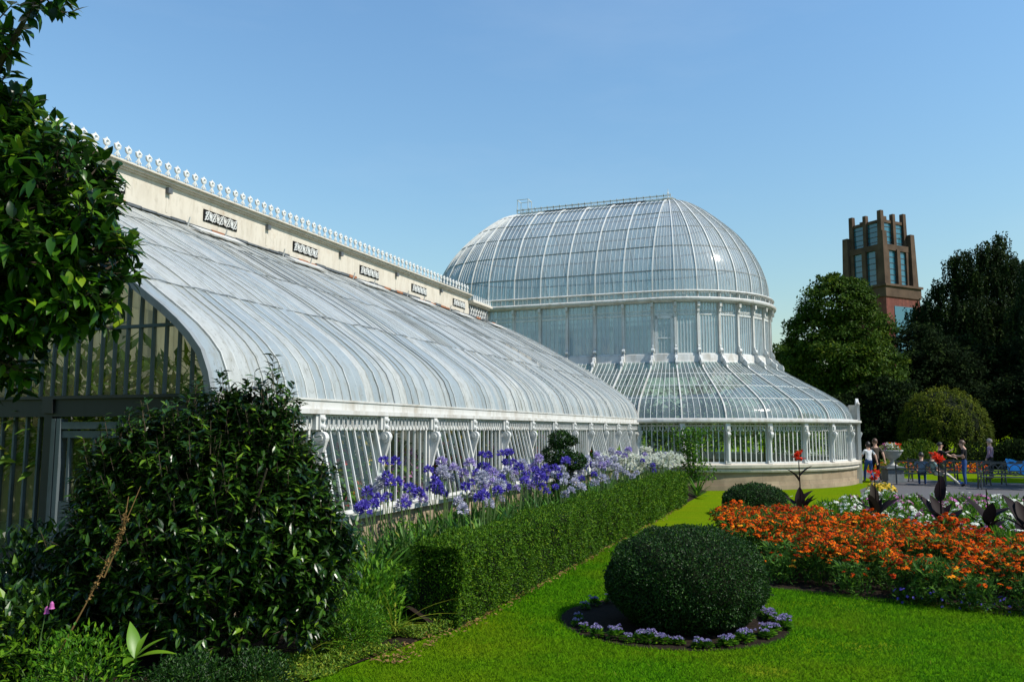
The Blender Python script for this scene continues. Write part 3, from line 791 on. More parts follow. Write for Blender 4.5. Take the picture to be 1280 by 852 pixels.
mb = MB(); mb.add([(-8.05, GY - .02, 1.25), (-7.25, GY - .02, 1.25), (-7.25, GY - .02, 2.0), (-8.05, GY - .02, 2.0)], [[0, 1, 2, 3]]); wpart(mb, 'pane', M['gable_glass'], dr)
mb = MB(); mb.tube([(-7.32, GY - .07, 1.05), (-7.32, GY - .1, 1.05), (-7.42, GY - .1, 1.05)], .012, 6); wpart(mb, 'handle', M['iron'], dr)
mb = MB(); mb.bb(-10.9, -6.3, WY0 + .15, WY1 + 2, -.02, .06); wpart(mb, 'floor', M['path'])
mb = MB(); mb.bb(-10.6, -9.4, 8, 27, .1, .8); wpart(mb, 'staging_bench', M['bar_dark'])
# ================================================================ ground
def sheet(name, poly, z, mat, kind='structure'):
    me = bpy.data.meshes.new(name); me.from_pydata([(x, y, z) for x, y in poly], [], [list(range(len(poly)))])
    me.materials.append(mat); o = bpy.data.objects.new(name, me); COL.objects.link(o); return tag(o, kind=kind)
sheet('ground', [(-2500, -2500), (2500, -2500), (2500, 2500), (-2500, 2500)], 0, M['grass'])
sheet('path', [(1.1, 25.0), (3.0, 25.0), (30, 23), (30, 36.2), (5, 36.6), (3.3, 38.5), (2.2, 44), (.9, 50), (.2, 50), (1.5, 40.5), (1.9, 37.5), (1.75, 33.6), (1.2, 30.5)], .004, M['path'])
BED = [(-.75, 11.35), (.2, 11.02), (2.2, 10.5), (5, 10.1), (9, 10.4), (10, 24.4), (4, 24.7), (1.0, 24.4), (.1, 22.2), (-.4, 20.1), (-1.4, 18.6), (-1.95, 17.2), (-1.8, 15.2), (-1.4, 13.2)]
sheet('flower_bed_soil', BED, .008, M['soil'])
bc = V3(-1.57, 9.05, 0)
sheet('shrub_bed_soil', [(bc[0] + 1.22 * math.cos(a), bc[1] + 1.22 * math.sin(a)) for a in np.linspace(0, 2 * PI, 40)[:-1]], .006, M['soil'])
# raised border soil between hedge and wing, and in front of the gable
def mound():
    mb = MB(); xs = np.linspace(-5.98, -3.6, 10); ys = np.linspace(7.75, 28.0, 60); v = []; q = []
    for y in ys:
        for x in xs:
            e = min(1, (x + 5.98) / .1 + .6) * min(1, max(0, (-3.6 - x) / .5))
            v.append((x, y, .005 + .17 * e + .04 * math.sin(x * 9 + y * 5) * e))
    for j in range(59):
        for i in range(9): q.append([j * 10 + i, j * 10 + i + 1, j * 10 + i + 11, j * 10 + i + 10])
    mb.add(v, q)
    mb.add([(-14, 1, .012), (-4.1, 1, .012), (-4.0, 5.8, .012), (-3.66, 7.8, .012), (-5.98, 7.8, .012), (-14, 7.2, .012)], tris=[[0, 1, 2], [0, 2, 3], [0, 3, 4], [0, 4, 5]])
    return mb.build('border_soil', M['soil'])
tag(mound(), kind='structure')
# mown grass blades on the near lawn
def blades():
    n = 420000
    X = rng.uniform(-4.4, 6.2, n); Y = 5.4 + 11.5 * rng.random(n) ** 1.5
    keep = (X > np.interp(Y, [5, 5.8, 7.8, 8.2, 30], [-4.02, -3.97, -3.62, -3.53, -3.53]) + .03 * np.sin(Y * 9)) & (X < .95 * Y - 1.2) & (np.hypot(X - bc[0], Y - bc[1]) > 1.2)
    from_bed = (Y > 11.3 - .17 * (X + .6)) & (X > -1.45 - .1 * (Y - 13))
    keep &= ~from_bed
    X, Y = X[keep], Y[keep]; m = len(X)
    P = np.stack([X, Y, np.full(m, .0)], 1); D = rand_dirs(m, .35); D[:, 2] += .25
    mb = MB(); s = .75 + .05 * Y
    h = rng.uniform(.018, .04, m) * s; w = rng.uniform(.006, .011, m) * s
    D = unit(D); S = unit(np.cross(D, rand_dirs(m)))
    v = np.stack([P - S * w[:, None] / 2, P + S * w[:, None] / 2, P + D * h[:, None]], 1).reshape(-1, 3)
    mb.add(v, tris=np.arange(m * 3).reshape(-1, 3), rnd=np.repeat(rng.random(m) * .93 + (rng.random(m) < .03) * .07, 3))
    return tag(mb.build('lawn_grass', M['blade']), kind='stuff', label='bright green mown lawn grass between the hedge and the flower bed', cat='grass')
blades()

# ================================================================ clipped shrubs and hedge
def surf_leaves(mb, P, Nn, size, inward=.03, rows=1, var=.35):
    m = len(P); D = unit(Nn * rng.uniform(.2, 1.0, (m, 1)) + rand_dirs(m) * .9)
    mb.leaves(P - Nn * rng.uniform(-.4, 1, (m, 1)) * inward, D, rand_dirs(m) + Nn * 1.2, rng.uniform(1 - var, 1 + var, m) * size, rng.uniform(.45, .65, m) * size, rows=rows, droop=0.05)
def hedge():
    x0, x1, y0, y1, h = -4.12, -3.56, 7.85, 23.2, .84
    root = empty('box_hedge', ((x0 + x1) / 2, (y0 + y1) / 2, 0), 0, 'long low clipped green hedge running beside the lawn in front of the agapanthus border', 'hedge')
    org = root.location
    mb = MB(org); ys = np.linspace(y0 + .05, y1 - .05, 40)
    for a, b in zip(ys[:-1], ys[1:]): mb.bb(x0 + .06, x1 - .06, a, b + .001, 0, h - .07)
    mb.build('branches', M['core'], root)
    mb = MB(org)
    def dens(n): return y0 + (y1 - y0) * rng.random(n) ** 1.45
    for (n, face) in ((44000, 'front'), (26000, 'top'), (5000, 'end'), (1500, 'far'), (7000, 'back')):
        u = rng.random(n)
        if face in ('front', 'back'):
            Y = dens(n); Z = .02 + u * (h - .02); X = np.full(n, x1 if face == 'front' else x0)
            nn = V3(1 if face == 'front' else -1, 0, 0) + np.zeros((n, 3))
            r = np.clip((Z - h + .1) / .1, 0, 1); X = X - np.sign(nn[:, 0]) * r ** 2 * .07; nn[:, 2] += r
        elif face == 'top':
            Y = dens(n); X = x0 + u * (x1 - x0); Z = np.full(n, h); nn = V3(0, 0, 1) + np.zeros((n, 3))
            r = np.clip(np.abs(X - (x0 + x1) / 2) / ((x1 - x0) / 2) - .75, 0, 1) * 4; Z = Z - .05 * r ** 2
        else:
            X = x0 + u * (x1 - x0); Z = .02 + rng.random(n) * (h - .02); Y = np.full(n, y0 if face == 'end' else y1)
            nn = V3(0, -1 if face == 'end' else 1, 0) + np.zeros((n, 3))
        P = np.stack([X, Y, Z], 1)
        wob = .03 * np.sin(Y * 2.1 + Z * 3) + .025 * np.sin(Y * 5.3 + X * 7 - Z * 5) + .015 * np.sin(Y * 13 + Z * 11)
        P = P + unit(nn) * wob[:, None]
        if face == 'end':
            k = rng.random(n) < (.35 + .65 * (Z / h) ** 2); P, nn, Y = P[k], nn[k], Y[k]
        sz = .028 + .0016 * (Y - y0)
        m = len(P); nu = unit(nn)
        D = unit(nu * rng.uniform(.2, 1.0, (m, 1)) + rand_dirs(m) * .9)
        mb.leaves(P - nu * rng.uniform(-.6, 1, (m, 1)) * .035, D, rand_dirs(m) + nu * 1.2, sz * rng.uniform(.7, 1.4, m), sz * .55, rows=1)
    mb.build('foliage', M['box_leaf'], root)
hedge()
def ball(name, c, rx, rz, zc, n, leaf, mat, label, cat='topiary', flat=2.3):
    root = empty(name, c, 0, label, cat); org = root.location
    def shape(d, k=1.0):
        e = flat; s = (np.abs(d[:, 0]) ** e + np.abs(d[:, 1]) ** e + np.abs(d[:, 2]) ** e) ** (-1 / e)
        s = .5 * s + .5
        return d * s[:, None] * V3(rx, rx, rz) * k + V3(0, 0, zc)
    mb = MB(); d = np.array([[math.cos(a) * math.cos(b), math.sin(a) * math.cos(b), math.sin(b)] for b in np.linspace(-1.5, 1.5, 15) for a in np.linspace(0, 2 * PI, 25)[:-1]])
    P = shape(d, .93); P[:, 2] = np.maximum(P[:, 2], .01)
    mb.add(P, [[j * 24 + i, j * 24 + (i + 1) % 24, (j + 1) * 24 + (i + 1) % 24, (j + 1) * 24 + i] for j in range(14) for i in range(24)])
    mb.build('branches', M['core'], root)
    mb = MB(); d = rand_dirs(n); P = shape(d); k = P[:, 2] > .03; P, d = P[k], d[k]
    nn = unit(d / V3(rx, rx, rz))
    P += nn * (.012 * np.sin(P[:, 0] * 17 + P[:, 1] * 13) + .012 * np.sin(P[:, 2] * 19 + P[:, 0] * 9) + .012 * np.sin(P[:, 1] * 7))[:, None]
    surf_leaves(mb, P, nn, leaf, .025)
    k = rng.random(len(P)) < 260 / len(P); Ps, ns = P[k], nn[k]          # stray shoots the shears missed
    for a, b in zip(Ps, ns):
        m = 7; t = rng.random(m); dd = unit(b + .5 * rand_dirs(1)[0] + V3(0, 0, .3)); surf_leaves(mb, a + dd * (.01 + .05 * rx * t[:, None]), np.tile(dd, (m, 1)), leaf * 1.05, .0)
    mb.build('foliage', mat, root); return root
ball('clipped_shrub', (-1.42, 9.02, 0), .835, .54, .45, 52000, .026, M['ball_leaf'], 'large dark green ball-clipped shrub ringed by a bed of mauve flowers on the lawn')
ball('clipped_shrub', (-1.55, 20.8, 0), .76, .42, .30, 16000, .04, M['ball_leaf'], 'smaller ball-clipped shrub behind the orange flower bed near the glass dome')
# ageratum ring
def ager_proto():
    r = empty('ageratum_plant', (0, 0, 0), 0, 'low mauve bedding plant in the ring around the large clipped ball shrub', 'flower', 'mauve bedding plants around the large ball')
    mb = MB(); n = 60; d = rand_dirs(n, .05); mb.leaves(V3(0, 0, .02) + d * .03, d, V3(0, 0, 1) + .3 * rand_dirs(n), .075, .04, rows=1); mb.build('leaves', M['fresh'], r)
    mb = MB()
    for k in range(9):
        a = rng.uniform(0, 2 * PI); q = rng.uniform(0, .085); p = V3(q * math.cos(a), q * math.sin(a), rng.uniform(.075, .12)); n = 16
        d = rand_dirs(n, .0); mb.leaves(p + d * .008, d, rand_dirs(n), .018, .014, rows=1)
    mb.build('blossoms', M['ager'], r); return r
ap = [ager_proto(), ager_proto()]; first = [True, True]
for k in range(76):
    a = k / 76 * 2 * PI + rng.uniform(-.04, .04); q = rng.uniform(1.0, 1.15)
    if (1.9 < a < 4.3 and k % 3) or rng.random() < .06: continue
    loc = (bc[0] + q * math.cos(a), bc[1] + q * math.sin(a), .006)
    j = k % 2
    if first[j]: ap[j].location = loc; first[j] = False
    else: dup(ap[j], loc, rng.uniform(0, 6.28), rng.uniform(.6, 1.05))

# ================================================================ agapanthus border
def head(mb, c, R, n, frac=1.0):
    d = rand_dirs(n, -.55); P = c + d * R * .35
    for k in range(2):
        dd = unit(d + rand_dirs(n) * .28)
        mb.leaves(P, dd, rand_dirs(n), R * rng.uniform(.55, .8, n), R * .3, rows=1, fold=.4)
def aga_variant(nl, heads, hmat, R=.092, faded=False):
    r = empty('agapanthus', (0, 0, 0)); mb = MB(); n = nl
    a = rng.uniform(0, 2 * PI, n); el = rng.uniform(.75, 1.4, n)
    D = np.stack([np.cos(a) * np.cos(el), np.sin(a) * np.cos(el), np.sin(el)], 1)
    Nn = np.stack([-np.cos(a) * np.sin(el), -np.sin(a) * np.sin(el), np.cos(el)], 1)
    P = np.stack([np.cos(a), np.sin(a), np.zeros(n)], 1) * .06
    mb.leaves(P, D, Nn, rng.uniform(.5, .85, n), rng.uniform(.03, .045, n), rows=5, fold=.15, droop=rng.uniform(.1, .55, n), prof=lambda t: .5 * min(1, (1 - t) * 4) * (.6 + .4 * min(1, t * 4)))
    mb.build('leaves', M['strap'], r)
    for (dx, dy, h) in heads:
        mb = MB(); c = V3(dx, dy, h)
        mb.tube([(dx * .15, dy * .15, 0), (dx * .5, dy * .5, h * .5), tuple(c)], [.008, .007, .005], 5)
        st = mb.build('flower_stem', M['stem'], r)
        mb = MB(); head(mb, c, R * rng.uniform(.85, 1.15), 46); mb.build('flower_head', hmat, st)
    return r
def hh(k, lo, hi, s=.2): return [(rng.uniform(-s, s), rng.uniform(-s, s), rng.uniform(lo, hi)) for _ in range(k)]
AG = {}
AG['violet'] = [aga_variant(30, hh(3, .9, 1.25), M['violet']), aga_variant(28, hh(2, .8, 1.1), M['violet']), aga_variant(24, hh(3, 1.2, 1.55, .16), M['violet'])]
AG['lilac'] = [aga_variant(30, hh(3, .9, 1.3), M['lilac']), aga_variant(28, hh(2, .85, 1.2), M['lilac'])]
AG['pale'] = [aga_variant(28, hh(3, .8, 1.2), M['faded'], .1), aga_variant(26, hh(2, .7, 1.05), M['faded'], .09)]
AG['white'] = [aga_variant(24, hh(4, .8, 1.2), M['whitep'], .12), aga_variant(20, hh(3, .7, 1.1), M['whitep'], .12)]
AGL = {'violet': ('deep violet agapanthus with strap leaves in the border along the glasshouse wing', 'violet agapanthus in the border'),
       'lilac': ('lilac agapanthus with strap leaves in the border along the glasshouse wing', 'lilac agapanthus in the border'),
       'pale': ('pale grey mauve fading agapanthus in the border along the glasshouse wing', 'pale fading agapanthus in the border'),
       'white': ('white headed agapanthus at the dome end of the border along the glasshouse wing', 'white agapanthus in the border')}
AG['leafy'] = [aga_variant(38, [], None), aga_variant(34, [], None)]
AGL['leafy'] = ('strap-leaved agapanthus clump without blooms along the hedge side of the border', 'flowerless agapanthus clumps')
used = set()
def put_aga(kind, j, x, y, z=.15, sc=1.0):
    p = AG[kind][j]; lab, grp = AGL[kind]
    if (kind, j) not in used: used.add((kind, j)); o = p; o.location = (x, y, z)
    else: o = dup(p, (x, y, z), rng.uniform(0, 6.28))
    o.scale = (sc, sc, sc); tag(o, lab, 'flower', grp)
y = 8.5
while y < 27.2:
    for x in (-4.45, -4.85, -5.25, -5.6):
        xx, yy = x + rng.uniform(-.15, .15), y + rng.uniform(-.25, .25)
        u = rng.random()
        if 16 < yy < 21 and rng.random() < .1: continue
        if yy < 10.0:
            if u < .3: continue
            kind = 'violet' if u < .9 else 'pale'
        elif yy < 16.5: kind = 'violet' if u < .36 else ('lilac' if u < .66 else 'pale')
        elif yy < 21: kind = 'lilac' if u < .34 else ('violet' if u < .54 else 'pale')
        else: kind = 'pale' if u < .16 else ('white' if u < .68 else ('violet' if u < .86 else 'lilac'))
        if u > .96 and yy > 12: kind = 'white' if yy > 17 else kind
        if x > -4.6 and rng.random() < (.4 if yy < 20 else .25): kind = 'leafy'
        n = len(AG[kind]); j = int(rng.integers(0, n))
        if kind == 'violet' and j == 2 and (x > -5.0 or u > .2): j = 1
        put_aga(kind, j, xx, yy, .15, rng.uniform(.85, 1.12) * (1.08 if yy > 20 and kind == 'white' else 1))
    y += .52
# a few seen singly near the hedge's end
for (kind, j, x, yy) in (('violet', 0, -5.35, 9.3), ('violet', 2, -5.5, 9.8), ('violet', 1, -4.25, 10.2), ('violet', 2, -5.3, 13.6), ('violet', 2, -5.45, 14.4), ('violet', 2, -5.35, 12.7)): put_aga(kind, j, x, yy)
# leafy under-planting as ground cover in the border
mb = MB(); n = 26000; Xg = rng.uniform(-5.85, -4.15, n); Yg = 7.9 + 19.5 * rng.random(n) ** 1.2; P = np.stack([Xg, Yg, .1 + rng.random(n) * (.25 + .42 * (-4.15 - Xg) / 1.7) * (.75 + .25 * np.sin(Yg * 4.1 + Xg * 3))], 1)
D = rand_dirs(n, -.1); mb.leaves(P, D, V3(0, 0, 1) + .5 * rand_dirs(n), rng.uniform(.06, .14, n), rng.uniform(.02, .05, n), rows=2, droop=.3)
tag(mb.build('border_ground_cover', M['fresh']), 'mixed green foliage filling the border under the agapanthus', 'plants', kind='stuff')
# dark knobbly topiary column
def topiary():
    c = (-5.15, 16.5, .1); r = empty('topiary_column', c, 0, 'dark clipped column topiary of stacked clumps rising from the agapanthus border', 'topiary')
    mb = MB(); mb.tube([(0, 0, 0), (.02, 0, 1.0), (0, 0, 1.8)], [.05, .04, .02], 6); mb.build('trunk', M['twig'], r)
    mb = MB()
    for (x, y, z, s, k) in ((0, 0, 1.75, .26, 1500), (.22, .1, 1.72, .14, 400), (-.08, 0, 1.42, .34, 2200), (.3, .0, 1.3, .26, 1400), (.0, 0, 1.1, .28, 1400), (.05, 0, .75, .26, 1400), (.0, 0, .4, .22, 900)):
        d = rand_dirs(k); P = V3(x, y, z) + d * V3(s, s, s * .72) * rng.uniform(.75, 1, (k, 1)); surf_leaves(mb, P, d, .05, .04)
    mb.build('foliage', M['ball_leaf'], r)
topiary()

# ================================================================ orange bed
def helenium(h, w, nb, bm, nleaf, lo=.62):
    r = empty('helenium', (0, 0, 0)); mb = MB(); n = nleaf
    a = rng.uniform(0, 2 * PI, n); q = np.sqrt(rng.random(n)) * w * .85; z = rng.random(n) ** .8 * h * .9
    P = np.stack([q * np.cos(a), q * np.sin(a), z], 1); D = rand_dirs(n, -.1); D[:, 2] += .35
    mb.leaves(P, D, rand_dirs(n) + V3(0, 0, 1), rng.uniform(.07, .13, n), rng.uniform(.018, .032, n), rows=2, droop=.3)
    for k in range(10):
        a = rng.uniform(0, 2 * PI); q = rng.uniform(0, w * .7); mb.tube([(q * .3 * math.cos(a), q * .3 * math.sin(a), 0), (q * math.cos(a), q * math.sin(a), h * .9)], .004, 3, rnd=.7)
    mb.build('leaves', M['hel_leaf'], r)
    mb = MB()
    for k in range(nb):
        if nb < 9 and k: mb.build('blossom', [bm, M['cone']], r); mb = MB()
        a = rng.uniform(0, 2 * PI); q = math.sqrt(rng.random()) * w; c = V3(q * math.cos(a), q * math.sin(a), h * (lo + (1 - lo) * rng.random() ** .5) * (1.06 - .22 * (q / w) ** 2))
        up = unit(rand_dirs(1)[0] * .55 + V3(0, 0, 1) + V3(math.cos(a), math.sin(a), 0) * .35); s = rng.uniform(.032, .05)
        x = unit(np.cross(up, V3(1, .2, 0))); yv = np.cross(up, x); m = 8
        an = np.arange(m) / m * 2 * PI; D = np.cos(an)[:, None] * x + np.sin(an)[:, None] * yv - up * .15
        rb = min(1, max(0, .5 + rng.normal() * .27))
        mb.leaves(np.tile(c, (m, 1)), D, np.tile(up, (m, 1)), s, s * .7, rows=1, fold=.1, droop=.2, rnd=np.clip(rb + rng.normal(0, .1, m), 0, 1))
        mb.lathe([(.011, -.002), (.009, .008), (.001, .012)], 5, c, mat=1)
    mb.build('blossoms' if nb > 8 else 'blossom', [bm, M['cone']], r); return r
def inpoly(x, y, poly):
    c = False; n = len(poly)
    for i in range(n):
        (x1, y1), (x2, y2) = poly[i], poly[i - 1]
        if (y1 > y) != (y2 > y) and x < (x2 - x1) * (y - y1) / (y2 - y1) + x1: c = not c
    return c
def edge_dist(x, y, poly):
    d = 9
    for i in range(len(poly)):
        a = V3(*poly[i - 1]); b = V3(*poly[i]); ab = b - a; t = np.clip(np.dot(V3(x, y) - a, ab) / np.dot(ab, ab), 0, 1); d = min(d, np.linalg.norm(a + ab * t - V3(x, y)))
    return d
HK = {'orange': ([helenium(.62, .3, 60, M['orange'], 330) for _ in range(3)], 'bushy plant covered in bright orange daisy blooms in the middle of the large flower bed', 'orange daisies in the large bed'),
      'rust': ([helenium(.66, .3, 62, M['rustpetal'], 330) for _ in range(2)], 'bushy plant covered in rust red daisy blooms in the large flower bed', 'rust red daisies in the large bed'),
      'green': ([helenium(.46, .28, 8, M['orange'], 420, .6) for _ in range(2)], 'leafy green plant with few orange blooms along the front edge of the large flower bed', 'leafy front plants of the large bed')}
used2 = set()
def put(store, kind, j, loc, sc, cat):
    ps, lab, grp = store[kind]
    if (kind, j) not in used2: used2.add((kind, j)); o = ps[j]; o.location = loc
    else: o = dup(ps[j], loc, rng.uniform(0, 6.28))
    o.scale = (sc, sc, sc); tag(o, lab, cat, grp); return o
nhel = 0; y = 10.4
while y < 19.4:
    x = -2.0
    while x < 1.1 * y - 5.5:
        xx, yy = x + rng.uniform(-.12, .12), y + rng.uniform(-.12, .12)
        if inpoly(xx, yy, BED) and edge_dist(xx, yy, BED) > .1 and yy < 17.4 - .85 * (xx + 1.5):
            front = edge_dist(xx, yy, BED) < rng.uniform(.2, .62) and yy < 12.6
            left = edge_dist(xx, yy, BED) < .35
            if front: kind = 'green'
            elif left and rng.random() < .3: kind = 'green'
            else: kind = 'orange' if rng.random() < (.82 if xx < 1.4 else .6) else 'rust'
            put(HK, kind, int(rng.integers(0, len(HK[kind][0]))), (xx, yy, .0), rng.uniform(.78, 1.2), 'flower'); nhel += 1
        x += .46
    y += .44
print('heleniums', nhel)
# dark blue edging flowers
def small_flower(h, w, nb, bm, nleaf, ps, lm=None):
    r = empty('bedding_plant', (0, 0, 0)); mb = MB(); n = nleaf; d = rand_dirs(n, 0)
    mb.leaves(d * V3(w, w, h) * rng.uniform(.2, .85, (n, 1)), d + V3(0, 0, .3), rand_dirs(n) + V3(0, 0, 1), .1, .03, rows=1); mb.build('leaves', lm or M['fresh'], r)
    mb = MB()
    for k in range(nb):
        d = rand_dirs(1, .05)[0]; c = d * V3(w, w, h); x = unit(np.cross(d, V3(.3, 1, .1))); yv = np.cross(d, x); m = 6; an = np.arange(m) / m * 2 * PI
        mb.leaves(np.tile(c, (m, 1)), np.cos(an)[:, None] * x + np.sin(an)[:, None] * yv, np.tile(d + .3 * rand_dirs(1)[0], (m, 1)), ps, ps * .7, rows=1)
    mb.build('blossoms', bm, r); return r
SF = {'white': ([small_flower(.5, .3, 24, M['whitep'], 230, .048), small_flower(.42, .28, 14, M['whitep'], 260, .048)], 'white flowered bedding plant at the back of the large bed beside the path', 'white bedding at the back of the bed'),
      'pink': ([small_flower(.42, .28, 22, M['pinkp'], 220, .045)], 'pink flowered bedding plant at the back of the large bed beside the path', 'pink bedding at the back of the bed'),
      'foliage': ([small_flower(.46, .32, 5, M['pinkp'], 330, .04), small_flower(.5, .3, 4, M['whitep'], 330, .04)], 'leafy green bedding plant among the white flowers at the back of the large bed', 'leafy bedding at the back of the bed'),
      'yellow': ([small_flower(.3, .26, 40, M['yellowp'], 80, .05)], 'yellow flowered bedding plant on the path corner by the walking couple', 'yellow bedding by the path'),
      'blue': ([small_flower(.2, .18, 16, M['violet'], 70, .022, M['hel_leaf'])], 'low dark blue edging plant along the front of the large bed', 'dark blue edging plants')}
y = 13.6
while y < 24.4:
    x = -1.6
    while x < min(9, .72 * y - 7):
        xx, yy = x + rng.uniform(-.15, .15), y + rng.uniform(-.15, .15)
        if inpoly(xx, yy, BED) and yy > 17.6 - .85 * (xx + 1.5):
            u = rng.random(); kind = 'pink' if u < .25 else ('white' if u < .48 else 'foliage')
            put(SF, kind, int(rng.integers(0, len(SF[kind][0]))), (xx, yy, 0), rng.uniform(.85, 1.15), 'flower')
        x += .55
    y += .5
for x, yy in ((1.62, 30.1), (1.95, 30.3), (2.05, 29.8), (1.75, 29.7)): put(SF, 'yellow', 0, (x, yy, 0), 1, 'flower')
for x in np.arange(.9, 3.1, .33): put(SF, 'blue', 0, (x + rng.uniform(-.05, .05), 11.2 - .22 * x + rng.uniform(-.05, .1), 0), rng.uniform(.8, 1.2), 'flower')
# cannas
def canna(loc, leaves, h, bloom, label):
    leaves = leaves + [(rng.uniform(0, 6.28), rng.uniform(.75, 1.3), rng.uniform(.35, .55), rng.uniform(.15, .5)) for _ in range(4)]
    r = empty('canna', loc, 0, label, 'plant')
    mb = MB(); mb.tube([(0, 0, 0), (.01, .01, h * .5), (0, 0, h)], [.018, .014, .009], 6, rnd=.5)
    mb.build('stem', M['canna'], r)
    for (az, el, L, z0) in leaves:
        mb = MB(); D = V3(math.cos(az) * math.cos(el), math.sin(az) * math.cos(el), math.sin(el)); Nn = V3(-math.cos(az) * math.sin(el), -math.sin(az) * math.sin(el), math.cos(el))
        mb.leaves([V3(0, 0, z0)], [D], [Nn], L, L * .4, rows=8, fold=.3, droop=rng.uniform(.1, .4), prof=lambda t: .5 * math.sin(PI * t ** .75) ** .8)
        mb.build('leaf', M['canna'], r, True)
    if bloom:
        mb = MB()
        for k in range(bloom):
            c = V3(rng.normal() * .045, rng.normal() * .045, h + rng.uniform(-.1, .08)); m = 5
            d = rand_dirs(m, -.1); mb.leaves(np.tile(c, (m, 1)), d, rand_dirs(m), .08, .055, rows=3, droop=.4)
        mb.build('blossom', M['redp'], r)
    return r
# azimuths: 0 = +x (right in the photo), pi = left
canna((-.45, 18.4, 0), [(2.7, 1.0, .5, .3), (.5, 1.05, .55, .25), (3.6, 1.1, .4, .95), (.3, .9, .38, 1.05), (1.6, 1.2, .5, .4), (4.6, 1.2, .5, .2), (.2, .5, .45, .2)], 1.5, 9, 'bronze-leaved canna with a red bloom standing tall beside the smaller ball shrub')
canna((1.0, 18.2, 0), [(2.8, .75, .45, .35), (.55, .8, .66, .3), (1.8, 1.3, .45, .55), (4.4, .8, .4, .25)], 1.15, 6, 'bronze-leaved canna with an orange red bloom near the urn plinth')
canna((1.98, 16.6, 0), [(2.5, .98, .72, .35), (.7, .85, .66, .2), (1.2, 1.4, .5, .75), (5.2, .9, .45, .2), (3.4, .6, .4, .5)], 1.55, 12, 'tallest bronze-leaved canna topped by a scarlet bloom in front of the benches')
canna((2.72, 16.6, 0), [(2.6, 1.2, .7, .35), (.4, .6, .5, .45), (5.5, .9, .4, .3)], 1.0, 0, 'bronze-leaved canna without bloom in front of the slatted bench')
canna((3.15, 15.9, 0), [(2.1, 1.25, .72, .35), (5.9, .7, .5, .3), (3.0, .6, .45, .4)], .95, 0, 'bronze-leaved canna at the right edge of the large flower bed')
# ================================================================ foreground shrub and plants
def sprays(mb, tm, tips, org, leafL, leafW, per, spread, rows=3, twig=.004):
    """leafy twig ends: each tip gets a short twig with leaves set along it"""
    for (p, d) in tips:
        L = spread * random.uniform(.7, 1.3); q = p + d * L
        tm.tube([p - d * L * .5, p, q], [twig * 1.4, twig, twig * .6], 3, caps=False, rnd=.5)
        n = per; t = rng.uniform(.0, 1.0, n); P = p + d * L * t[:, None]
        a = rng.uniform(0, 2 * PI, n); x = unit(np.cross(d, V3(.31, .17, .93))); yv = np.cross(d, x)
        D = unit(np.cos(a)[:, None] * x + np.sin(a)[:, None] * yv + d * rng.uniform(.2, .9, (n, 1)))
        mb.leaves(P, D, V3(0, 0, 1) + .45 * rand_dirs(n) + d * .2, leafL * rng.uniform(.65, 1.2, n), leafW * rng.uniform(.75, 1.15, n), rows=rows, fold=.25, droop=rng.uniform(.05, .4, n))
def laurel():
    c = (-5.2, 6.0, 0); r = empty('laurel_shrub', c, 0, 'big dark glossy evergreen shrub in front of the gable end of the glasshouse wing', 'shrub')
    tm = MB()
    for k in range(16):
        a = rng.uniform(0, 2 * PI); q = rng.uniform(.2, .9)
        e = V3(q * math.cos(a), q * math.sin(a) * .8, rng.uniform(1.1, 2.1)); tm.tube([(.15 * math.cos(a), .15 * math.sin(a), 0), tuple(e * V3(.5, .5, .5)), tuple(e)], [.03, .02, .008], 5)
    lobes = [((-.05, 0, 1.0), (1.0, .7, 1.0)), ((.4, .2, 1.2), (.58, .5, .95)), ((-.25, .1, 1.4), (.75, .55, .78)), ((.68, .35, .7), (.42, .4, .68)), ((-.78, -.15, .85), (.62, .5, .85)), ((.45, .2, 1.9), (.26, .26, .55)), ((-.35, .1, 1.85), (.5, .36, .4)), ((-.75, -.05, 1.6), (.42, .36, .45)), ((.6, .3, 1.45), (.4, .34, .45)), ((.08, .15, 2.05), (.16, .16, .4)), ((-.9, -.2, 1.5), (.2, .25, .5)), ((.95, .4, 1.0), (.28, .3, .3)), ((-1.15, -.2, .6), (.3, .3, .5))]
    mb = MB(); tips = []
    for (lc, lr) in lobes:
        n = int(330 * (lr[0] * lr[1] + lr[0] * lr[2] + lr[1] * lr[2]))
        d = rand_dirs(n); P = V3(*lc) + d * V3(*lr) * rng.uniform(.6, 1.0, (n, 1)) ** .6
        for p, dd in zip(P, d):
            if p[2] < .12: continue
            tips.append((p, unit(dd * .8 + V3(0, 0, .75) + .35 * rand_dirs(1)[0])))
    for k in range(170):
        d = rand_dirs(1, .05)[0]; lc, lr = lobes[k % len(lobes)]; tips.append((V3(*lc) + d * V3(*lr) * rng.uniform(1, 1.28), unit(d * .4 + V3(0, 0, 1))))
    sprays(mb, tm, tips, c, .105, .038, 9, .17)
    for (lc, lr) in lobes:                                # dense old growth inside
        n = 1500; d = rand_dirs(n); P = V3(*lc) + d * V3(*lr) * rng.uniform(.3, .8, (n, 1)); P = P[P[:, 2] > .1]; n = len(P)
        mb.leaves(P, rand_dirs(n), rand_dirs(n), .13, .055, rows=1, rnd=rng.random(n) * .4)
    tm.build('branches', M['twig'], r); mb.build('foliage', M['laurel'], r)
laurel()
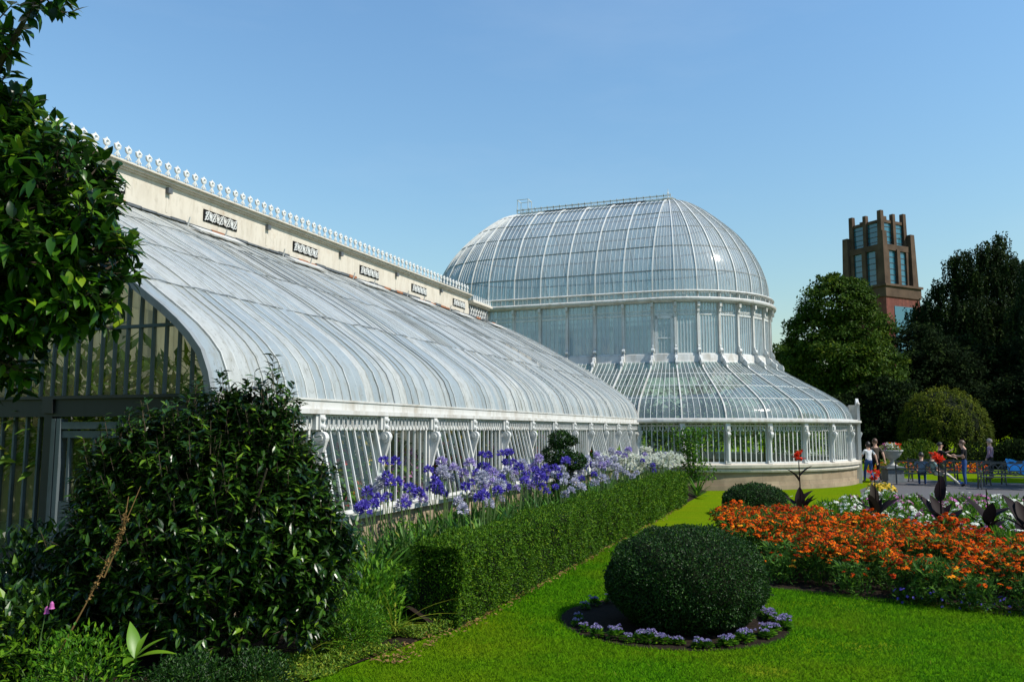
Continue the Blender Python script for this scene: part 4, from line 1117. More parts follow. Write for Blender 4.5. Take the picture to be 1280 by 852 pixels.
def magnolia():
    base = V3(-7.05, 4.55, 0); r = empty('magnolia_tree', tuple(base), 0, 'broad-leaved tree with glossy leaves overhanging the left foreground', 'tree')
    tm = MB(); tm.tube([(0, 0, 0), (.1, .02, .7), (.02, .0, 1.5), (.1, 0, 2.6), (-.1, 0, 4.2), (.1, 0, 5.6)], [.16, .13, .12, .11, .08, .04], 10)
    cl = [((-5.45, 4.75, 3.35), .62), ((-4.95, 4.55, 3.5), .38), ((-5.5, 4.6, 4.0), .55), ((-5.15, 4.6, 3.95), .40), ((-5.95, 4.5, 4.42), .52), ((-6.05, 4.4, 4.72), .42), ((-5.9, 4.7, 3.5), .6), ((-5.15, 4.6, 3.12), .34),
          ((-6.0, 4.7, 2.78), .42), ((-6.25, 4.5, 3.15), .55), ((-6.6, 4.9, 3.9), .7), ((-7.3, 4.6, 3.6), .8), ((-7.2, 4.7, 4.7), .8), ((-5.05, 4.25, 5.42), .14), ((-5.62, 4.25, 5.25), .15), ((-7.0, 4.0, 2.9), .6)]
    mb = MB(); tips = []
    for (lc, rad) in cl:
        lc = V3(*lc) - V3(-6.58, 4.55, 0); st = V3(.0, 0, min(5.0, max(1.6, lc[2] * .72)))
        tm.tube([tuple(st), tuple((st + lc) / 2 + V3(0, 0, .12)), tuple(lc)], [.045, .03, .012], 6)
        n = int(420 * rad ** 2 + 8); d = rand_dirs(n); P = lc + d * rad * rng.uniform(.35, 1, (n, 1)) ** .5 * V3(1, 1, .9)
        for p, dd in zip(P, d): tips.append((p, unit(dd + V3(0, 0, .25) + .4 * rand_dirs(1)[0])))
    sprays(mb, tm, tips, base, .155, .066, 8, .16, rows=4, twig=.006)
    tm.build('trunk', M['bark'], r); mb.build('crown', M['magnolia'], r, True)
magnolia()
def leafy(name, c, rx, rz, n, L, W, mat, label, cat='plant', rows=2, zmin=.0, up=.5, group=None, droop=.25):
    r = empty(name, c, 0, label, cat, group); mb = MB(); d = rand_dirs(n, zmin); P = d * V3(rx, rx, rz) * rng.uniform(.25, 1, (n, 1)) ** .6; P[:, 2] = np.maximum(P[:, 2], .01)
    D = unit(d * .6 + rand_dirs(n) * .7 + V3(0, 0, up)); mb.leaves(P, D, V3(0, 0, 1) + .6 * rand_dirs(n), L * rng.uniform(.6, 1.3, n), W * rng.uniform(.7, 1.2, n), rows=rows, droop=droop)
    mb.build('foliage', mat, r)
    tm = MB()
    for k in range(8): q = d[k] * V3(rx, rx, rz) * .8; tm.tube([(0, 0, 0), tuple(q * .5 + V3(0, 0, .03)), tuple(np.maximum(q, [-9, -9, .02]))], .006, 4)
    tm.build('stems', M['stem'], r); return r
leafy('leafy_perennial', (-5.3, 4.8, 0), .42, .58, 1500, .055, .022, M['fresh'], 'bright green small-leaved perennial at the bottom left below the big dark shrub', rows=1)
leafy('leafy_perennial', (-5.95, 4.9, 0), .3, .5, 420, .07, .03, M['box_leaf'], 'loose leafy plant with pink bell blooms at the bottom left corner', rows=2)
leafy('box_bush', (-4.62, 5.15, 0), .42, .34, 5200, .03, .014, M['ball_leaf'], 'small clipped bushlet at the foot of the big shrub, left of the bare soil patch', 'shrub', rows=1)
leafy('box_bush', (-4.28, 5.55, 0), .33, .31, 3800, .03, .014, M['ball_leaf'], 'small fine-leaved bushlet at the lawn edge between big shrub and mown grass', 'shrub', rows=1)
leafy('feathery_perennial', (-4.15, 6.75, .1), .36, .42, 3600, .04, .012, M['fresh'], 'fine fresh green perennial between the big shrub and the end of the hedge', rows=1)
leafy('feathery_perennial', (-4.35, 7.35, .1), .4, .62, 1500, .08, .03, M['fresh'], 'narrow-leaved dark perennial in front of the hedge end', rows=2, up=.9)
leafy('leafy_perennial', (-4.85, 7.6, .1), .42, .72, 1500, .09, .03, M['box_leaf'], 'dark leafy plant behind the fine green perennial, beneath the first violet agapanthus', rows=2)
leafy('dark_shrub', (-7.0, 5.75, 0), .75, 1.15, 2600, .12, .05, M['laurel'], 'dark leafy shrub in deep shade at the far left below the gable windows', 'shrub', rows=2)
leafy('dark_shrub', (-6.35, 5.2, 0), .5, .75, 1500, .11, .05, M['laurel'], 'low dark leafy shrub to the left of the big glossy evergreen', 'shrub', rows=2)
# arching grass by the hedge end
def tuft(c, n, L, mat, label):
    r = empty('ornamental_grass', c, 0, label, 'grass plant'); mb = MB(); a = rng.uniform(0, 2 * PI, n); el = rng.uniform(.6, 1.45, n)
    D = np.stack([np.cos(a) * np.cos(el), np.sin(a) * np.cos(el), np.sin(el)], 1); Nn = np.stack([-np.cos(a) * np.sin(el), -np.sin(a) * np.sin(el), np.cos(el)], 1)
    mb.leaves(np.zeros((n, 3)) + rand_dirs(n) * V3(.05, .05, 0), D, Nn, L * rng.uniform(.6, 1.1, n), .014, rows=6, fold=.1, droop=rng.uniform(.3, .95, n), prof=lambda t: .5 * min(1, (1 - t) * 3))
    mb.build('blades', mat, r)
tuft((-3.98, 7.25, .08), 22, .55, M['lime'], 'arching yellow green grass tuft beside the dark end of the hedge')
tuft((-4.3, 6.3, .08), 16, .5, M['lime'], 'small arching grass tuft under the right side of the big shrub')
# creeping yellow green mat along the lawn edge
mb = MB(); n = 15000; u = rng.random(n); Y = 5.2 + 2.6 * u; X = np.interp(Y, [5.2, 5.8, 7.8], [-4.03, -3.99, -3.63]) - .6 * rng.random(n) ** 1.1 - .04 * np.sin(Y * 7)
P = np.stack([X, Y, .012 + .11 * rng.random(n) ** 1.4 * (.5 + .5 * np.sin(X * 9) * np.sin(Y * 7))], 1); P[:, 2] = np.abs(P[:, 2])
bare = (np.hypot((X + 4.2) * 1.2, Y - 5.75) < .16) | (np.hypot(X + 3.85, (Y - 7.15) * 1.0) < .2); P = P[~bare]
m = len(P); D = rand_dirs(m, .0); mb.leaves(P, D, V3(0, 0, 1) + .5 * rand_dirs(m), rng.uniform(.02, .045, m), rng.uniform(.012, .02, m), rows=1)
tag(mb.build('creeping_ground_cover', M['lime']), 'low yellow green creeping mat along the lawn edge in the foreground', 'ground cover', kind='stuff')
# fallen dry leaves along the hedge foot
mb = MB(); n = 700; Y = 6.5 + 16 * rng.random(n) ** 1.6; X = -3.55 + rng.exponential(.035, n) - .3 * (Y < 7.8) * rng.random(n); D = rand_dirs(n); D[:, 2] *= .2
mb.leaves(np.stack([X, Y, np.full(n, .03)], 1), D, V3(0, 0, 1) + .4 * rand_dirs(n), .05, .025, rows=1); tag(mb.build('leaf_litter', M['dry']), 'dry fallen leaves scattered along the foot of the hedge', 'leaf litter', kind='stuff')
def rosette(name, c, leaves, mat, label, w=.34):
    r = empty(name, c, 0, label, 'plant')
    for (az, el, L) in leaves:
        mb = MB(); D = V3(math.cos(az) * math.cos(el), math.sin(az) * math.cos(el), math.sin(el)); Nn = V3(-math.cos(az) * math.sin(el), -math.sin(az) * math.sin(el), math.cos(el))
        mb.leaves([V3(0, 0, .02)], [D], [Nn], L, L * w, rows=8, fold=.3, droop=.25); mb.build('leaf', mat, r, True)
    return r
rosette('broad_leaf_plant', (-4.95, 4.95, .3), [(.35, .35, .32), (.7, .8, .26), (2.6, 1.15, .3), (1.5, 1.2, .2), (3.6, .3, .22), (5.2, .3, .25)], M['bigleaf'], 'bright plant with broad pointed leaves low in the left foreground')
rosette('broad_leaf_plant', (-6.1, 4.75, .25), [(.6, .25, .3), (3.2, .3, .3), (1.8, .6, .2)], M['bigleaf'], 'plant with one large triangular leaf at the far left bottom', .5)
# foxglove stalks
def stalk(c, tip, label, bells):
    r = empty('seed_stalk', c, 0, label, 'plant'); tip = V3(*tip); mb = MB(); P = [tip * t + V3(.04 * math.sin(t * 3), 0, .0) for t in np.linspace(0, 1, 8)]
    mb.tube(P, np.linspace(.007, .003, 8), 5, rnd=.5)
    n = 160; t = rng.uniform(.3, .8, n); mb.leaves(np.array([np.interp(t, np.linspace(0, 1, 8), [p[k] for p in P]) for k in range(3)]).T, rand_dirs(n), rand_dirs(n), .028, .014, rows=1)
    mb.build('stem', M['dry'], r)
stalk((-5.55, 4.8, .35), (.42, .3, 1.25), 'dried brown seed stalk leaning across the big dark shrub', 0)
stalk((-5.3, 4.95, .9), (.1, .1, .62), 'short dried brown seed spike against the big dark shrub', 0)
r = empty('bell_flower', (-5.75, 4.75, 0), 0, 'two magenta bell blooms on a thin stem in the bottom left foliage', 'flower'); mb = MB(); mb.tube([(0, 0, 0), (.05, .0, .45), (.11, 0, .74)], .004, 4, rnd=.3); mb.build('flower_stem', M['stem'], r)
for (x, z) in ((.1, .66), (.15, .7)):
    mb = MB(); mb.lathe([(.004, .035), (.014, .02), (.017, -.01), (.023, -.02)], 7, (x, 0, z)); mb.build('blossom', M['pinkp'], r)

# plants inside the glasshouses
r = None
def inside(c, rx, rz, label, grp, mat=None, n=420, bl=None):
    r = empty('potted_plant', c, 0, label, 'plant', grp); mb = MB(); d = rand_dirs(n, -.2); P = d * rx * rng.uniform(.2, 1, (n, 1)); P[:, 2] = rz * .55 + P[:, 2] / rx * rz * .45
    mb.leaves(P, unit(d + .6 * rand_dirs(n)), V3(0, 0, 1) + .6 * rand_dirs(n), rng.uniform(.16, .34, n), .09, rows=2, droop=.4); mb.build('foliage', mat or M['tropic'], r)
    mb = MB(); mb.tube([(0, 0, .1), (0, 0, rz * .8)], [.04, .02], 5); mb.build('trunk', M['bark'], r)
    if bl:
        mb = MB(); k = 90; d = rand_dirs(k, -.3); P = d * rx; P[:, 2] = rz * .55 + P[:, 2] / rx * rz * .45; mb.leaves(P, rand_dirs(k), rand_dirs(k), .1, .08, rows=1); mb.build('blossoms', bl, r)
    return r
WL = [('pale leafy', M['lime'], M['orange']), ('green leafy', M['tropic'], None), ('red blooming', M['fresh'], M['redp']), ('yellow blooming', M['fresh'], M['yellowp']), ('green', M['tropic'], M['pinkp'])]
wp = []
for j, (nm, ml, bl) in enumerate(WL):
    lab = nm + ' plant standing inside the glasshouse wing behind the window bars'
    for k in range(4):
        loc = (-6.75 - .5 * (k % 2), 8.0 + (k * 5 + j) * 1.02, .3)
        if k == 0: wp.append(inside(loc, .55, 1.6, lab, nm + ' plants inside the wing', ml, 330, bl))
        else: dup(wp[j], loc, rng.uniform(0, 6), rng.uniform(.8, 1.15))
tp = inside((-7.6, 8.0, .1), .95, 3.0, 'tall leafy plant inside the glasshouse wing', 'tall plants inside the wing', M['lime'], 700)
for (x, yv, s) in ((-8.9, 7.8, 1.0), (-9.7, 8.6, 1.15), (-7.0, 9.6, .8), (-8.4, 10.0, 1.1), (-8.8, 14, 1.1), (-8.5, 20, 1.1)): dup(tp, (x, yv, .1), rng.uniform(0, 6), s)
tq = inside((-3.2, 31, .1), 1.15, 2.6, 'leafy plant standing inside the domed glasshouse', 'plants inside the dome', M['tropic'], 620)
for (x, yv, s) in ((-5.2, 30.2, 1), (-1.4, 32.2, .9), (-.6, 34.2, .95), (-6.3, 32.5, 1.25), (-4, 33.5, 1.3), (-2.2, 35.5, 1.3), (-7.6, 31.5, 1.2), (-.8, 37, 1), (-8, 36, 1.6), (-5, 37, 1.7), (-10.5, 34, 1.5), (-3.4, 39, 1.2)): dup(tq, (x, yv, .1), rng.uniform(0, 6), s)

# climber on the colonnade and spiky plant at the hedge end
r = empty('climbing_plant', (-4.05, 27.85, 0), 0, 'green climber growing up the dome colonnade beside the border end', 'climber')
mb = MB(); n = 1500; z = rng.uniform(.35, 2.15, n); wv = .22 + .2 * np.sin(z * 2.2) ** 2; P = np.stack([rng.normal(0, 1, n) * wv * .8 + .1 * np.sin(z * 3), rng.uniform(-.18, .06, n), z], 1)
mb.leaves(P, unit(rand_dirs(n) + V3(0, 0, -.4)), V3(0, -.6, .6) + rand_dirs(n) * .6, rng.uniform(.06, .14, n), .05, rows=2); mb.build('foliage', M['fresh'], r)
mb = MB(); mb.tube([(0, 0, 0), (.08, -.02, .8), (-.05, -.04, 1.5), (.1, -.03, 2.1)], .014, 5); mb.tube([(0, 0, 0), (-.15, 0, .9), (-.2, -.04, 1.7)], .01, 5); mb.build('stems', M['twig'], r)
r = empty('spiky_plant', (-3.55, 25.2, 0), 0, 'spiky green rosette plant at the far end of the hedge', 'plant'); mb = MB(); n = 46; a = rng.uniform(0, 2 * PI, n); el = rng.uniform(.15, 1.35, n)
D = np.stack([np.cos(a) * np.cos(el), np.sin(a) * np.cos(el), np.sin(el)], 1); Nn = np.stack([-np.cos(a) * np.sin(el), -np.sin(a) * np.sin(el), np.cos(el)], 1)
mb.leaves(np.zeros((n, 3)) + V3(0, 0, .05), D, Nn, rng.uniform(.45, .75, n), .05, rows=4, fold=.3, droop=.15); mb.build('leaves', M['fresh'], r)

# ================================================================ trees behind
def limbs(tm, ends, base_r, fork):
    for e in ends: tm.tube([fork, tuple((V3(*fork) + e) / 2 + V3(0, 0, .3)), tuple(e)], [base_r * .5, base_r * .3, base_r * .08], 6)
def broad_tree(name, c, blobs, nleaf, L, mat, label, trunk_r=.35, group=None, squash=.75, clump=34):
    """blobs: (x, y, z, r); leaves grouped in clumps spread over and through the lobes"""
    r = empty(name, c, 0, label, 'tree', group); tm = MB(); fork = (0, 0, blobs[0][2] * .45)
    tm.tube([(0, 0, 0), (.1, 0, fork[2] * .5), fork, (0, 0, blobs[0][2] * .9)], [trunk_r * 1.3, trunk_r, trunk_r * .8, trunk_r * .3], 9)
    limbs(tm, [V3(b[0], b[1], b[2]) for b in blobs], trunk_r, fork); tm.build('trunk', M['bark'], r)
    mb = MB(); tot = sum(b[3] ** 2 for b in blobs)
    for (x, y, z, rad) in blobs:
        nc = max(6, int(nleaf / clump * rad ** 2 / tot)); d = rand_dirs(nc, -.75); k = rng.uniform(.55, 1.06, (nc, 1)) ** .7
        C = V3(x, y, z) + d * k * rad * V3(1, 1, squash)
        n = nc * clump; base = np.repeat(C, clump, 0); cr = rad * .17
        o = rand_dirs(n) * rng.random((n, 1)) ** .5 * cr * V3(1.25, 1.25, .7); dd = np.repeat(d, clump, 0)
        rn = np.clip(np.repeat(rng.normal(.42, .18, nc), clump) + rng.normal(0, .16, n), 0, 1)
        mb.leaves(base + o, unit(dd * .5 + rand_dirs(n)), V3(0, 0, 1) + dd * .5 + .6 * rand_dirs(n), L * rng.uniform(.6, 1.3, n), L * .6, rows=1, droop=.2, rnd=rn)
    mb.build('crown', mat, r); return r
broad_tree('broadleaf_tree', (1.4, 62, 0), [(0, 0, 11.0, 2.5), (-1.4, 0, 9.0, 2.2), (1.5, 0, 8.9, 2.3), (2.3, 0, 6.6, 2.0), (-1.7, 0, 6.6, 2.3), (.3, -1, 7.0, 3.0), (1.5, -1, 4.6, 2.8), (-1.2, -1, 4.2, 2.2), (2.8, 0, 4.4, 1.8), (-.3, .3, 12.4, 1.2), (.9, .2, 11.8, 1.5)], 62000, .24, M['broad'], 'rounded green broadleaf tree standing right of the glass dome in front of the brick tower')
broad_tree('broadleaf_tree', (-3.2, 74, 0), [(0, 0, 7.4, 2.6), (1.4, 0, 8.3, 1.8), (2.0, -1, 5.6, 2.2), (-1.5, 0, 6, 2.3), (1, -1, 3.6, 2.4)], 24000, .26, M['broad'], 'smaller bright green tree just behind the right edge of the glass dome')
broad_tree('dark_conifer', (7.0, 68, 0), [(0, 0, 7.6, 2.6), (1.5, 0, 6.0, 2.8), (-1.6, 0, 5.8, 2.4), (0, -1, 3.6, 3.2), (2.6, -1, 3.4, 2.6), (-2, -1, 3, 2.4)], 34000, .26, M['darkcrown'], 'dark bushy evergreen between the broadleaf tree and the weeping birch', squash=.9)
def weeping(c, strands, H, W, mat, label, tops, n_str=520, L=.2):
    r = empty('weeping_birch', c, 0, label, 'tree'); tm = MB(); tm.tube([(0, 0, 0), (.2, 0, H * .35), (0, 0, H * .7), (.3, 0, H * .97)], [.4, .32, .18, .04], 8)
    limbs(tm, [V3(*t[:3]) for t in tops], .3, (0, 0, H * .4)); tm.build('trunk', M['bark'], r)
    P, D, Nn, R = [], [], [], []
    tw = sum(t[3] ** 2 for t in tops)
    for (x, y, z, rad) in tops:
        ns = int(n_str * rad ** 2 / tw)
        for k in range(ns):
            d = rand_dirs(1, -.1)[0]; s0 = V3(x, y, z) + d * rad * rng.uniform(.35, 1) * V3(1, 1, .8); ln = rng.uniform(1.0, 3.6) * (rad / 2.2) ** .4; m = int(ln / .055)
            t = np.linspace(0, 1, m); base = np.stack([s0[0] + .12 * np.sin(t * 3 + k) + d[0] * .25 * t, s0[1] + d[1] * .25 * t, s0[2] - ln * t], 1)
            rv = np.clip(rng.normal(.45, .2), 0, 1)
            P.append(base + rng.normal(0, .03 + .05 * (1 - t)[:, None], (m, 3))); dd = rand_dirs(m); dd[:, 2] -= 1.1; D.append(unit(dd)); Nn.append(rand_dirs(m) + d * .6); R.append(np.clip(rv + rng.normal(0, .15, m), 0, 1))
    P, D, Nn, R = map(np.concatenate, (P, D, Nn, R)); mb = MB(); n = len(P)
    mb.leaves(P, D, Nn, L * rng.uniform(.7, 1.3, n), L * .5, rows=1, rnd=R); mb.build('crown', mat, r); return r
weeping((13.6, 80, 0), 0, 18.5, 6, M['birch'], 'tall dark weeping birch with hanging strands right of the brick tower',
        [(.9, 0, 17.6, 1.5), (-1.2, 0, 17.0, 1.5), (2.3, 0, 16.3, 1.6), (.4, 0, 15.2, 2.2), (-2.6, 0, 14.6, 1.6), (3.9, 0, 13.8, 1.9), (-4.2, 0, 12.4, 1.9), (-1, -1, 12.2, 2.6), (2.3, -1, 11.8, 2.6), (-3.6, -1, 9.6, 2.6), (0, -1.5, 9, 3.0), (3.6, -1, 9, 2.8), (-5.0, -.5, 7.8, 2.2), (-2, -1.5, 6.4, 3), (1.6, -1.5, 6, 3), (4.4, -1, 6, 2.6), (-4.5, -1, 4.6, 2.6), (1.9, .2, 18.9, .7)], 3400, .26)
weeping((17.6, 72, 0), 0, 18, 6, M['birch'], 'weeping birch cut by the right edge of the view',
        [(-1.4, 0, 14.6, 1.3), (0, 0, 15.5, 1.8), (1, 0, 16, 1.5), (-1.6, 0, 11.4, 2.0), (.8, 0, 12, 2.4), (-1.9, -.5, 8.6, 2.4), (1, -1, 8, 2.8), (-2, -1, 5.6, 2.6), (.5, -1, 4.6, 3)], 2000, .25)
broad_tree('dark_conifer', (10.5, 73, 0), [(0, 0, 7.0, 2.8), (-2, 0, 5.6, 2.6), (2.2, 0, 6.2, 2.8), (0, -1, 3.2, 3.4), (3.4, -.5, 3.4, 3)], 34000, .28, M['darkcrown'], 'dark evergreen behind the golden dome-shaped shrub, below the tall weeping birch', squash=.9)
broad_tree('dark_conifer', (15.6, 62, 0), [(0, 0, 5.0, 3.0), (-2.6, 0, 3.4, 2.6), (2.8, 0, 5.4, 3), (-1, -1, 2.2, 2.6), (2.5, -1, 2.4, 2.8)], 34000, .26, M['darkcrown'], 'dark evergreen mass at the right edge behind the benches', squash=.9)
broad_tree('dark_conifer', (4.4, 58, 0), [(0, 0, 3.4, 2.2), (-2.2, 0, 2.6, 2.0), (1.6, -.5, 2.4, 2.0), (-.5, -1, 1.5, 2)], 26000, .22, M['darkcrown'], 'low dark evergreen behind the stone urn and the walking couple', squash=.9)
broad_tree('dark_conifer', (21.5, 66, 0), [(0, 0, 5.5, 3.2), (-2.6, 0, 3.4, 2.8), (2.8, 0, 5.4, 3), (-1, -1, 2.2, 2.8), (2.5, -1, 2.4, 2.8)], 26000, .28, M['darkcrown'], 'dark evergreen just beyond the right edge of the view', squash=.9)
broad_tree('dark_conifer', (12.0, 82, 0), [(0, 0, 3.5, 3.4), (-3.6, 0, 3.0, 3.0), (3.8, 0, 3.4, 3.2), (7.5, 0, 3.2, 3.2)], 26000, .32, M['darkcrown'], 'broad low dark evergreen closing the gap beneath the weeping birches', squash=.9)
broad_tree('broadleaf_tree', (-16.5, 60, 0), [(0, 0, 5, 2.6), (2, 0, 4.2, 2.2)], 5000, .3, M['broad'], 'tree hidden behind the back of the glass dome')
broad_tree('broadleaf_tree', (17.5, 35.5, 0), [(0, 0, 10, 3.2), (-2.2, -1, 8.4, 2.6), (2, 1, 8.5, 2.6), (-.5, 2.2, 9, 2.6), (.5, -2.4, 8.8, 2.4)], 16000, .26, M['broad'], 'tall unseen tree beyond the right side of the view, added to shade the benches')  # out of view, added for its dappled shade on the bench area
# golden weeping dome shrub
def golden():
    c = (6.95, 55, 0); r = empty('golden_shrub', c, 0, 'dome-shaped golden green weeping conifer behind the benches', 'shrub')
    mb = MB(); d = np.array([[math.cos(a) * math.cos(b), math.sin(a) * math.cos(b), math.sin(b)] for b in np.linspace(-.2, 1.5, 12) for a in np.linspace(0, 2 * PI, 25)[:-1]])
    mb.add(d * V3(2.25, 2.25, 2.45) + V3(0, 0, 1.9), [[j * 24 + i, j * 24 + (i + 1) % 24, (j + 1) * 24 + (i + 1) % 24, (j + 1) * 24 + i] for j in range(11) for i in range(24)]); mb.tube([(0, 0, 0), (0, 0, 2)], [.3, .2], 7)
    mb.build('trunk', M['core'], r)
    P, D, Nn, R = [], [], [], []
    for k in range(900):
        d = rand_dirs(1, -.12)[0]; ln = rng.uniform(.3, .75); m = 20; t = np.linspace(0, 1, m); s0 = V3(0, 0, 1.9) + d * V3(2.35, 2.35, 2.65) * rng.uniform(.97, 1.07)
        base = np.stack([s0[0] + d[0] * .1 * t, s0[1] + d[1] * .1 * t, s0[2] - ln * t], 1); P.append(base + rng.normal(0, .05, (m, 3))); dd = rand_dirs(m) + V3(0, 0, -.9) + d * .6; D.append(unit(dd)); Nn.append(d + .5 * rand_dirs(m)); R.append(np.clip(.75 - .6 * t + rng.normal(0, .12, m), 0, 1))
    P, D, Nn, R = map(np.concatenate, (P, D, Nn, R)); mb = MB(); mb.leaves(P, D, Nn, .16, .06, rows=1, rnd=R); mb.build('crown', M['gold'], r)
golden()
leafy('dark_shrub', (5.2, 52, 0), 1.6, 1.5, 2600, .16, .08, M['broad'], 'mid green shrub in front of the golden dome-shaped conifer, left', 'shrub', rows=1)
for k in range(7): leafy('dark_shrub', (9.8 + 2.0 * k, 50 + .5 * (k % 2), 0), 1.6, 1.5 + .3 * (k % 3), 6500, .2, .1, M['darkcrown'], ('dark shrub %s in the row behind the benches' % ('next to the golden conifer', 'second from the golden conifer', 'third from the golden conifer', 'fourth from the golden conifer', 'fifth from the golden conifer', 'sixth from the golden conifer', 'last and farthest right')[k]), 'shrub', rows=1)
leafy('dark_shrub', (8.2, 52, 0), 1.7, 1.4, 2600, .16, .08, M['darkcrown'], 'dark shrub directly in front of the golden dome-shaped conifer', 'shrub', rows=1)
# far band of orange bedding and light shrubs behind the urn
fb = small_flower(.55, .5, 40, M['orange'], 120, .09); fb.location = (2.6, 44, 0); tag(fb, 'orange bedding in the strip of flowers far behind the urn', 'flower', 'far orange bedding strip')
for k in range(1, 9): dup(fb, (2.6 + .55 * k, 44 + .3 * (k % 2), 0), k, 1.0)
leafy('leafy_perennial', (3.35, 40.5, 0), .5, .6, 900, .09, .04, M['fresh'], 'pale green leafy plant between the urn plinth and the first bench', rows=1)
leafy('leafy_perennial', (2.9, 41.5, 0), .5, .8, 900, .09, .04, M['lime'], 'yellow green leafy plant behind the urn plinth', rows=1)
# low kerb and far path strip
sheet('far_path', [(9, 46), (30, 44), (30, 45.5), (9, 47.5)], .006, M['stone'])
# ================================================================ brick tower
def tower():
    c = V3(8.55, 121, -.6); r = empty('brick_tower', tuple(c), math.radians(45 + 3.5), 'tall red brick tower with stone piers and blue glazed crown rising above the trees', 'tower')
    def hb(mb, x0, x1, y0, y1, z0, z1, mat=0, tp=1.0): mb.box(((x0 + x1) / 2, (y0 + y1) / 2, (z0 + z1) / 2), (x1 - x0, y1 - y0, z1 - z0), mat=mat, taper=tp)
    def build(mb, n, m, p=r): return mb.build(n, m, p)
    S = 3.45
    mb = MB(); hb(mb, -S, S, -S, S, 0, 20.2); o = build(mb, 'shaft', M['brick'])
    mb = MB(); hb(mb, -S - .15, S + .15, -S - .15, S + .15, 20.2, 21.6); hb(mb, -S - .35, S + .35, -S - .35, S + .35, 21.6, 21.9); build(mb, 'stone_band', M['tower_stone'])
    mb = MB(); hb(mb, S - .05, S + .06, -1.0, 1.9, 10, 19.9); hb(mb, -1.9, 1.9, -S - .06, -S + .05, 10, 19.0); build(mb, 'window', M['tower_glass'])
    mb = MB(); hb(mb, -2.75, 2.75, -2.75, 2.75, 21.9, 26.8); build(mb, 'pane', M['tower_glass'])
    mb = MB(); hb(mb, -2.3, 2.3, -2.3, 2.3, 27.4, 30.6); build(mb, 'pane', M['tower_glass'])
    mb = MB(); hb(mb, -3.0, 3.0, -3.0, 3.0, 26.7, 27.5); hb(mb, -2.45, 2.45, -2.45, 2.45, 30.6, 31.0); build(mb, 'stone_floor_band', M['tower_stone'])
    for sx in (-1, 1):
        for sy in (-1, 1):
            mb = MB(); hb(mb, sx * 2.85 - .55, sx * 2.85 + .55, sy * 2.85 - .55, sy * 2.85 + .55, 21.9, 29.2, tp=.72); build(mb, 'corner_pier', M['tower_stone'])
            mb = MB(); hb(mb, sx * 2.3 - .34, sx * 2.3 + .34, sy * 2.3 - .34, sy * 2.3 + .34, 27.0, 32.2, tp=.85); build(mb, 'upper_pier', M['tower_stone'])
    for k in range(4):
        a = k * PI / 2; R = Matrix.Rotation(a, 3, 'Z')
        mb = MB()
        for x in (0.,): mb.box(np.array(R) @ V3(x, -2.78, 24.4), (.62, .7, 5.0), R)
        for x in (-2.0, 2.0): mb.box(np.array(R) @ V3(x, -2.72, 24.4), (.5, .5, 5.0), R)
        build(mb, 'lower_pier', M['tower_stone'])
        mb = MB(); mb.box(np.array(R) @ V3(0, -2.4, 29.6), (.55, .6, 4.6), R, taper=.9); build(mb, 'upper_pier', M['tower_stone'])
        mb = MB()
        for z in np.arange(22.6, 26.6, .8): mb.box(np.array(R) @ V3(0, -2.76, z), (4.4, .06, .09), R)
        for z in np.arange(28.0, 30.6, .7): mb.box(np.array(R) @ V3(0, -2.31, z), (4.0, .06, .09), R)
        build(mb, 'glazing_bar', M['iron'])
    mb = MB(); hb(mb, -1.2, -.5, -1.9, -1.3, 31.0, 31.7); build(mb, 'roof_vent', M['tower_stone'])
tower()
# ================================================================ benches, urn, people
def bench_proto():
    r = empty('park_bench', (0, 0, 0)); L = 1.7
    mb = MB()
    for k in range(6): mb.bb(-L / 2, L / 2, -.2 + .075 * k - .03, -.2 + .075 * k + .03, .42, .445)
    mb.build('seat', M['iron'], r); mb = MB()
    for k in range(2): mb.bb(-L / 2, L / 2, .27 + .03 * k, .295 + .03 * k, .60 + .27 * k, .64 + .27 * k)
    for x in np.arange(-.68, .7, .34):
        mb.tube([(x + .17 * math.cos(a), .29, .70 + .2 * abs(math.sin(a)) - .05) for a in np.linspace(0, PI, 9)], .02, 4, caps=False); mb.tube([(x + .17 * math.cos(a), .29, .62 - .14 * math.sin(a)) for a in np.linspace(0, PI, 9)], .018, 4, caps=False)
    mb.build('backrest', M['iron'], r)
    for x in (-.82, .82):
        mb = MB(); mb.tube([(x, -.26, 0), (x, -.22, .25), (x, -.2, .43)], .025, 6); mb.tube([(x, .34, 0), (x, .27, .25), (x, .25, .45), (x, .33, .92)], .025, 6)
        mb.tube([(x, -.2, .43), (x, .25, .43)], .022, 6); mb.tube([(x, -.2, .43), (x, -.26, .6), (x, -.18, .67), (x, .29, .66)], .02, 6)
        mb.tube([(x, -.1 + .08 * math.cos(a), .54 + .08 * math.sin(a)) for a in np.linspace(0, 2 * PI, 11)], .012, 4, caps=False)
        mb.tube([(x, 0.02 + .12 * math.cos(a), .2 + .12 * math.sin(a)) for a in np.linspace(0, 2 * PI, 11)], .012, 4, caps=False)
        mb.build('end_frame', M['iron'], r)
    return r
b0 = bench_proto(); b0.location = (3.45, 34.0, 0); b0.rotation_euler = (0, 0, math.radians(175)); tag(b0, 'black iron bench nearest the urn with a person in pale blue seated on it', 'bench')
dup(b0, (5.0, 34.9, 0), math.radians(185), 1, 'black iron bench with scroll back behind the standing person in black', None, 'bench')
dup(b0, (6.4, 34.3, 0), math.radians(172), 1, 'black iron bench hung with blue cloth at the right edge', None, 'bench')
dup(b0, (5.95, 32.4, 0), math.radians(3), 1, 'black iron bench with its slatted seat facing the flower bed', None, 'bench')
dup(b0, (7.2, 35.4, 0), math.radians(185), 1, 'black iron bench farthest right beyond the blue jacket', None, 'bench')
dup(b0, (4.1, 36.0, 0), math.radians(160), 1, 'black iron bench turned away behind the lounging person', None, 'bench')
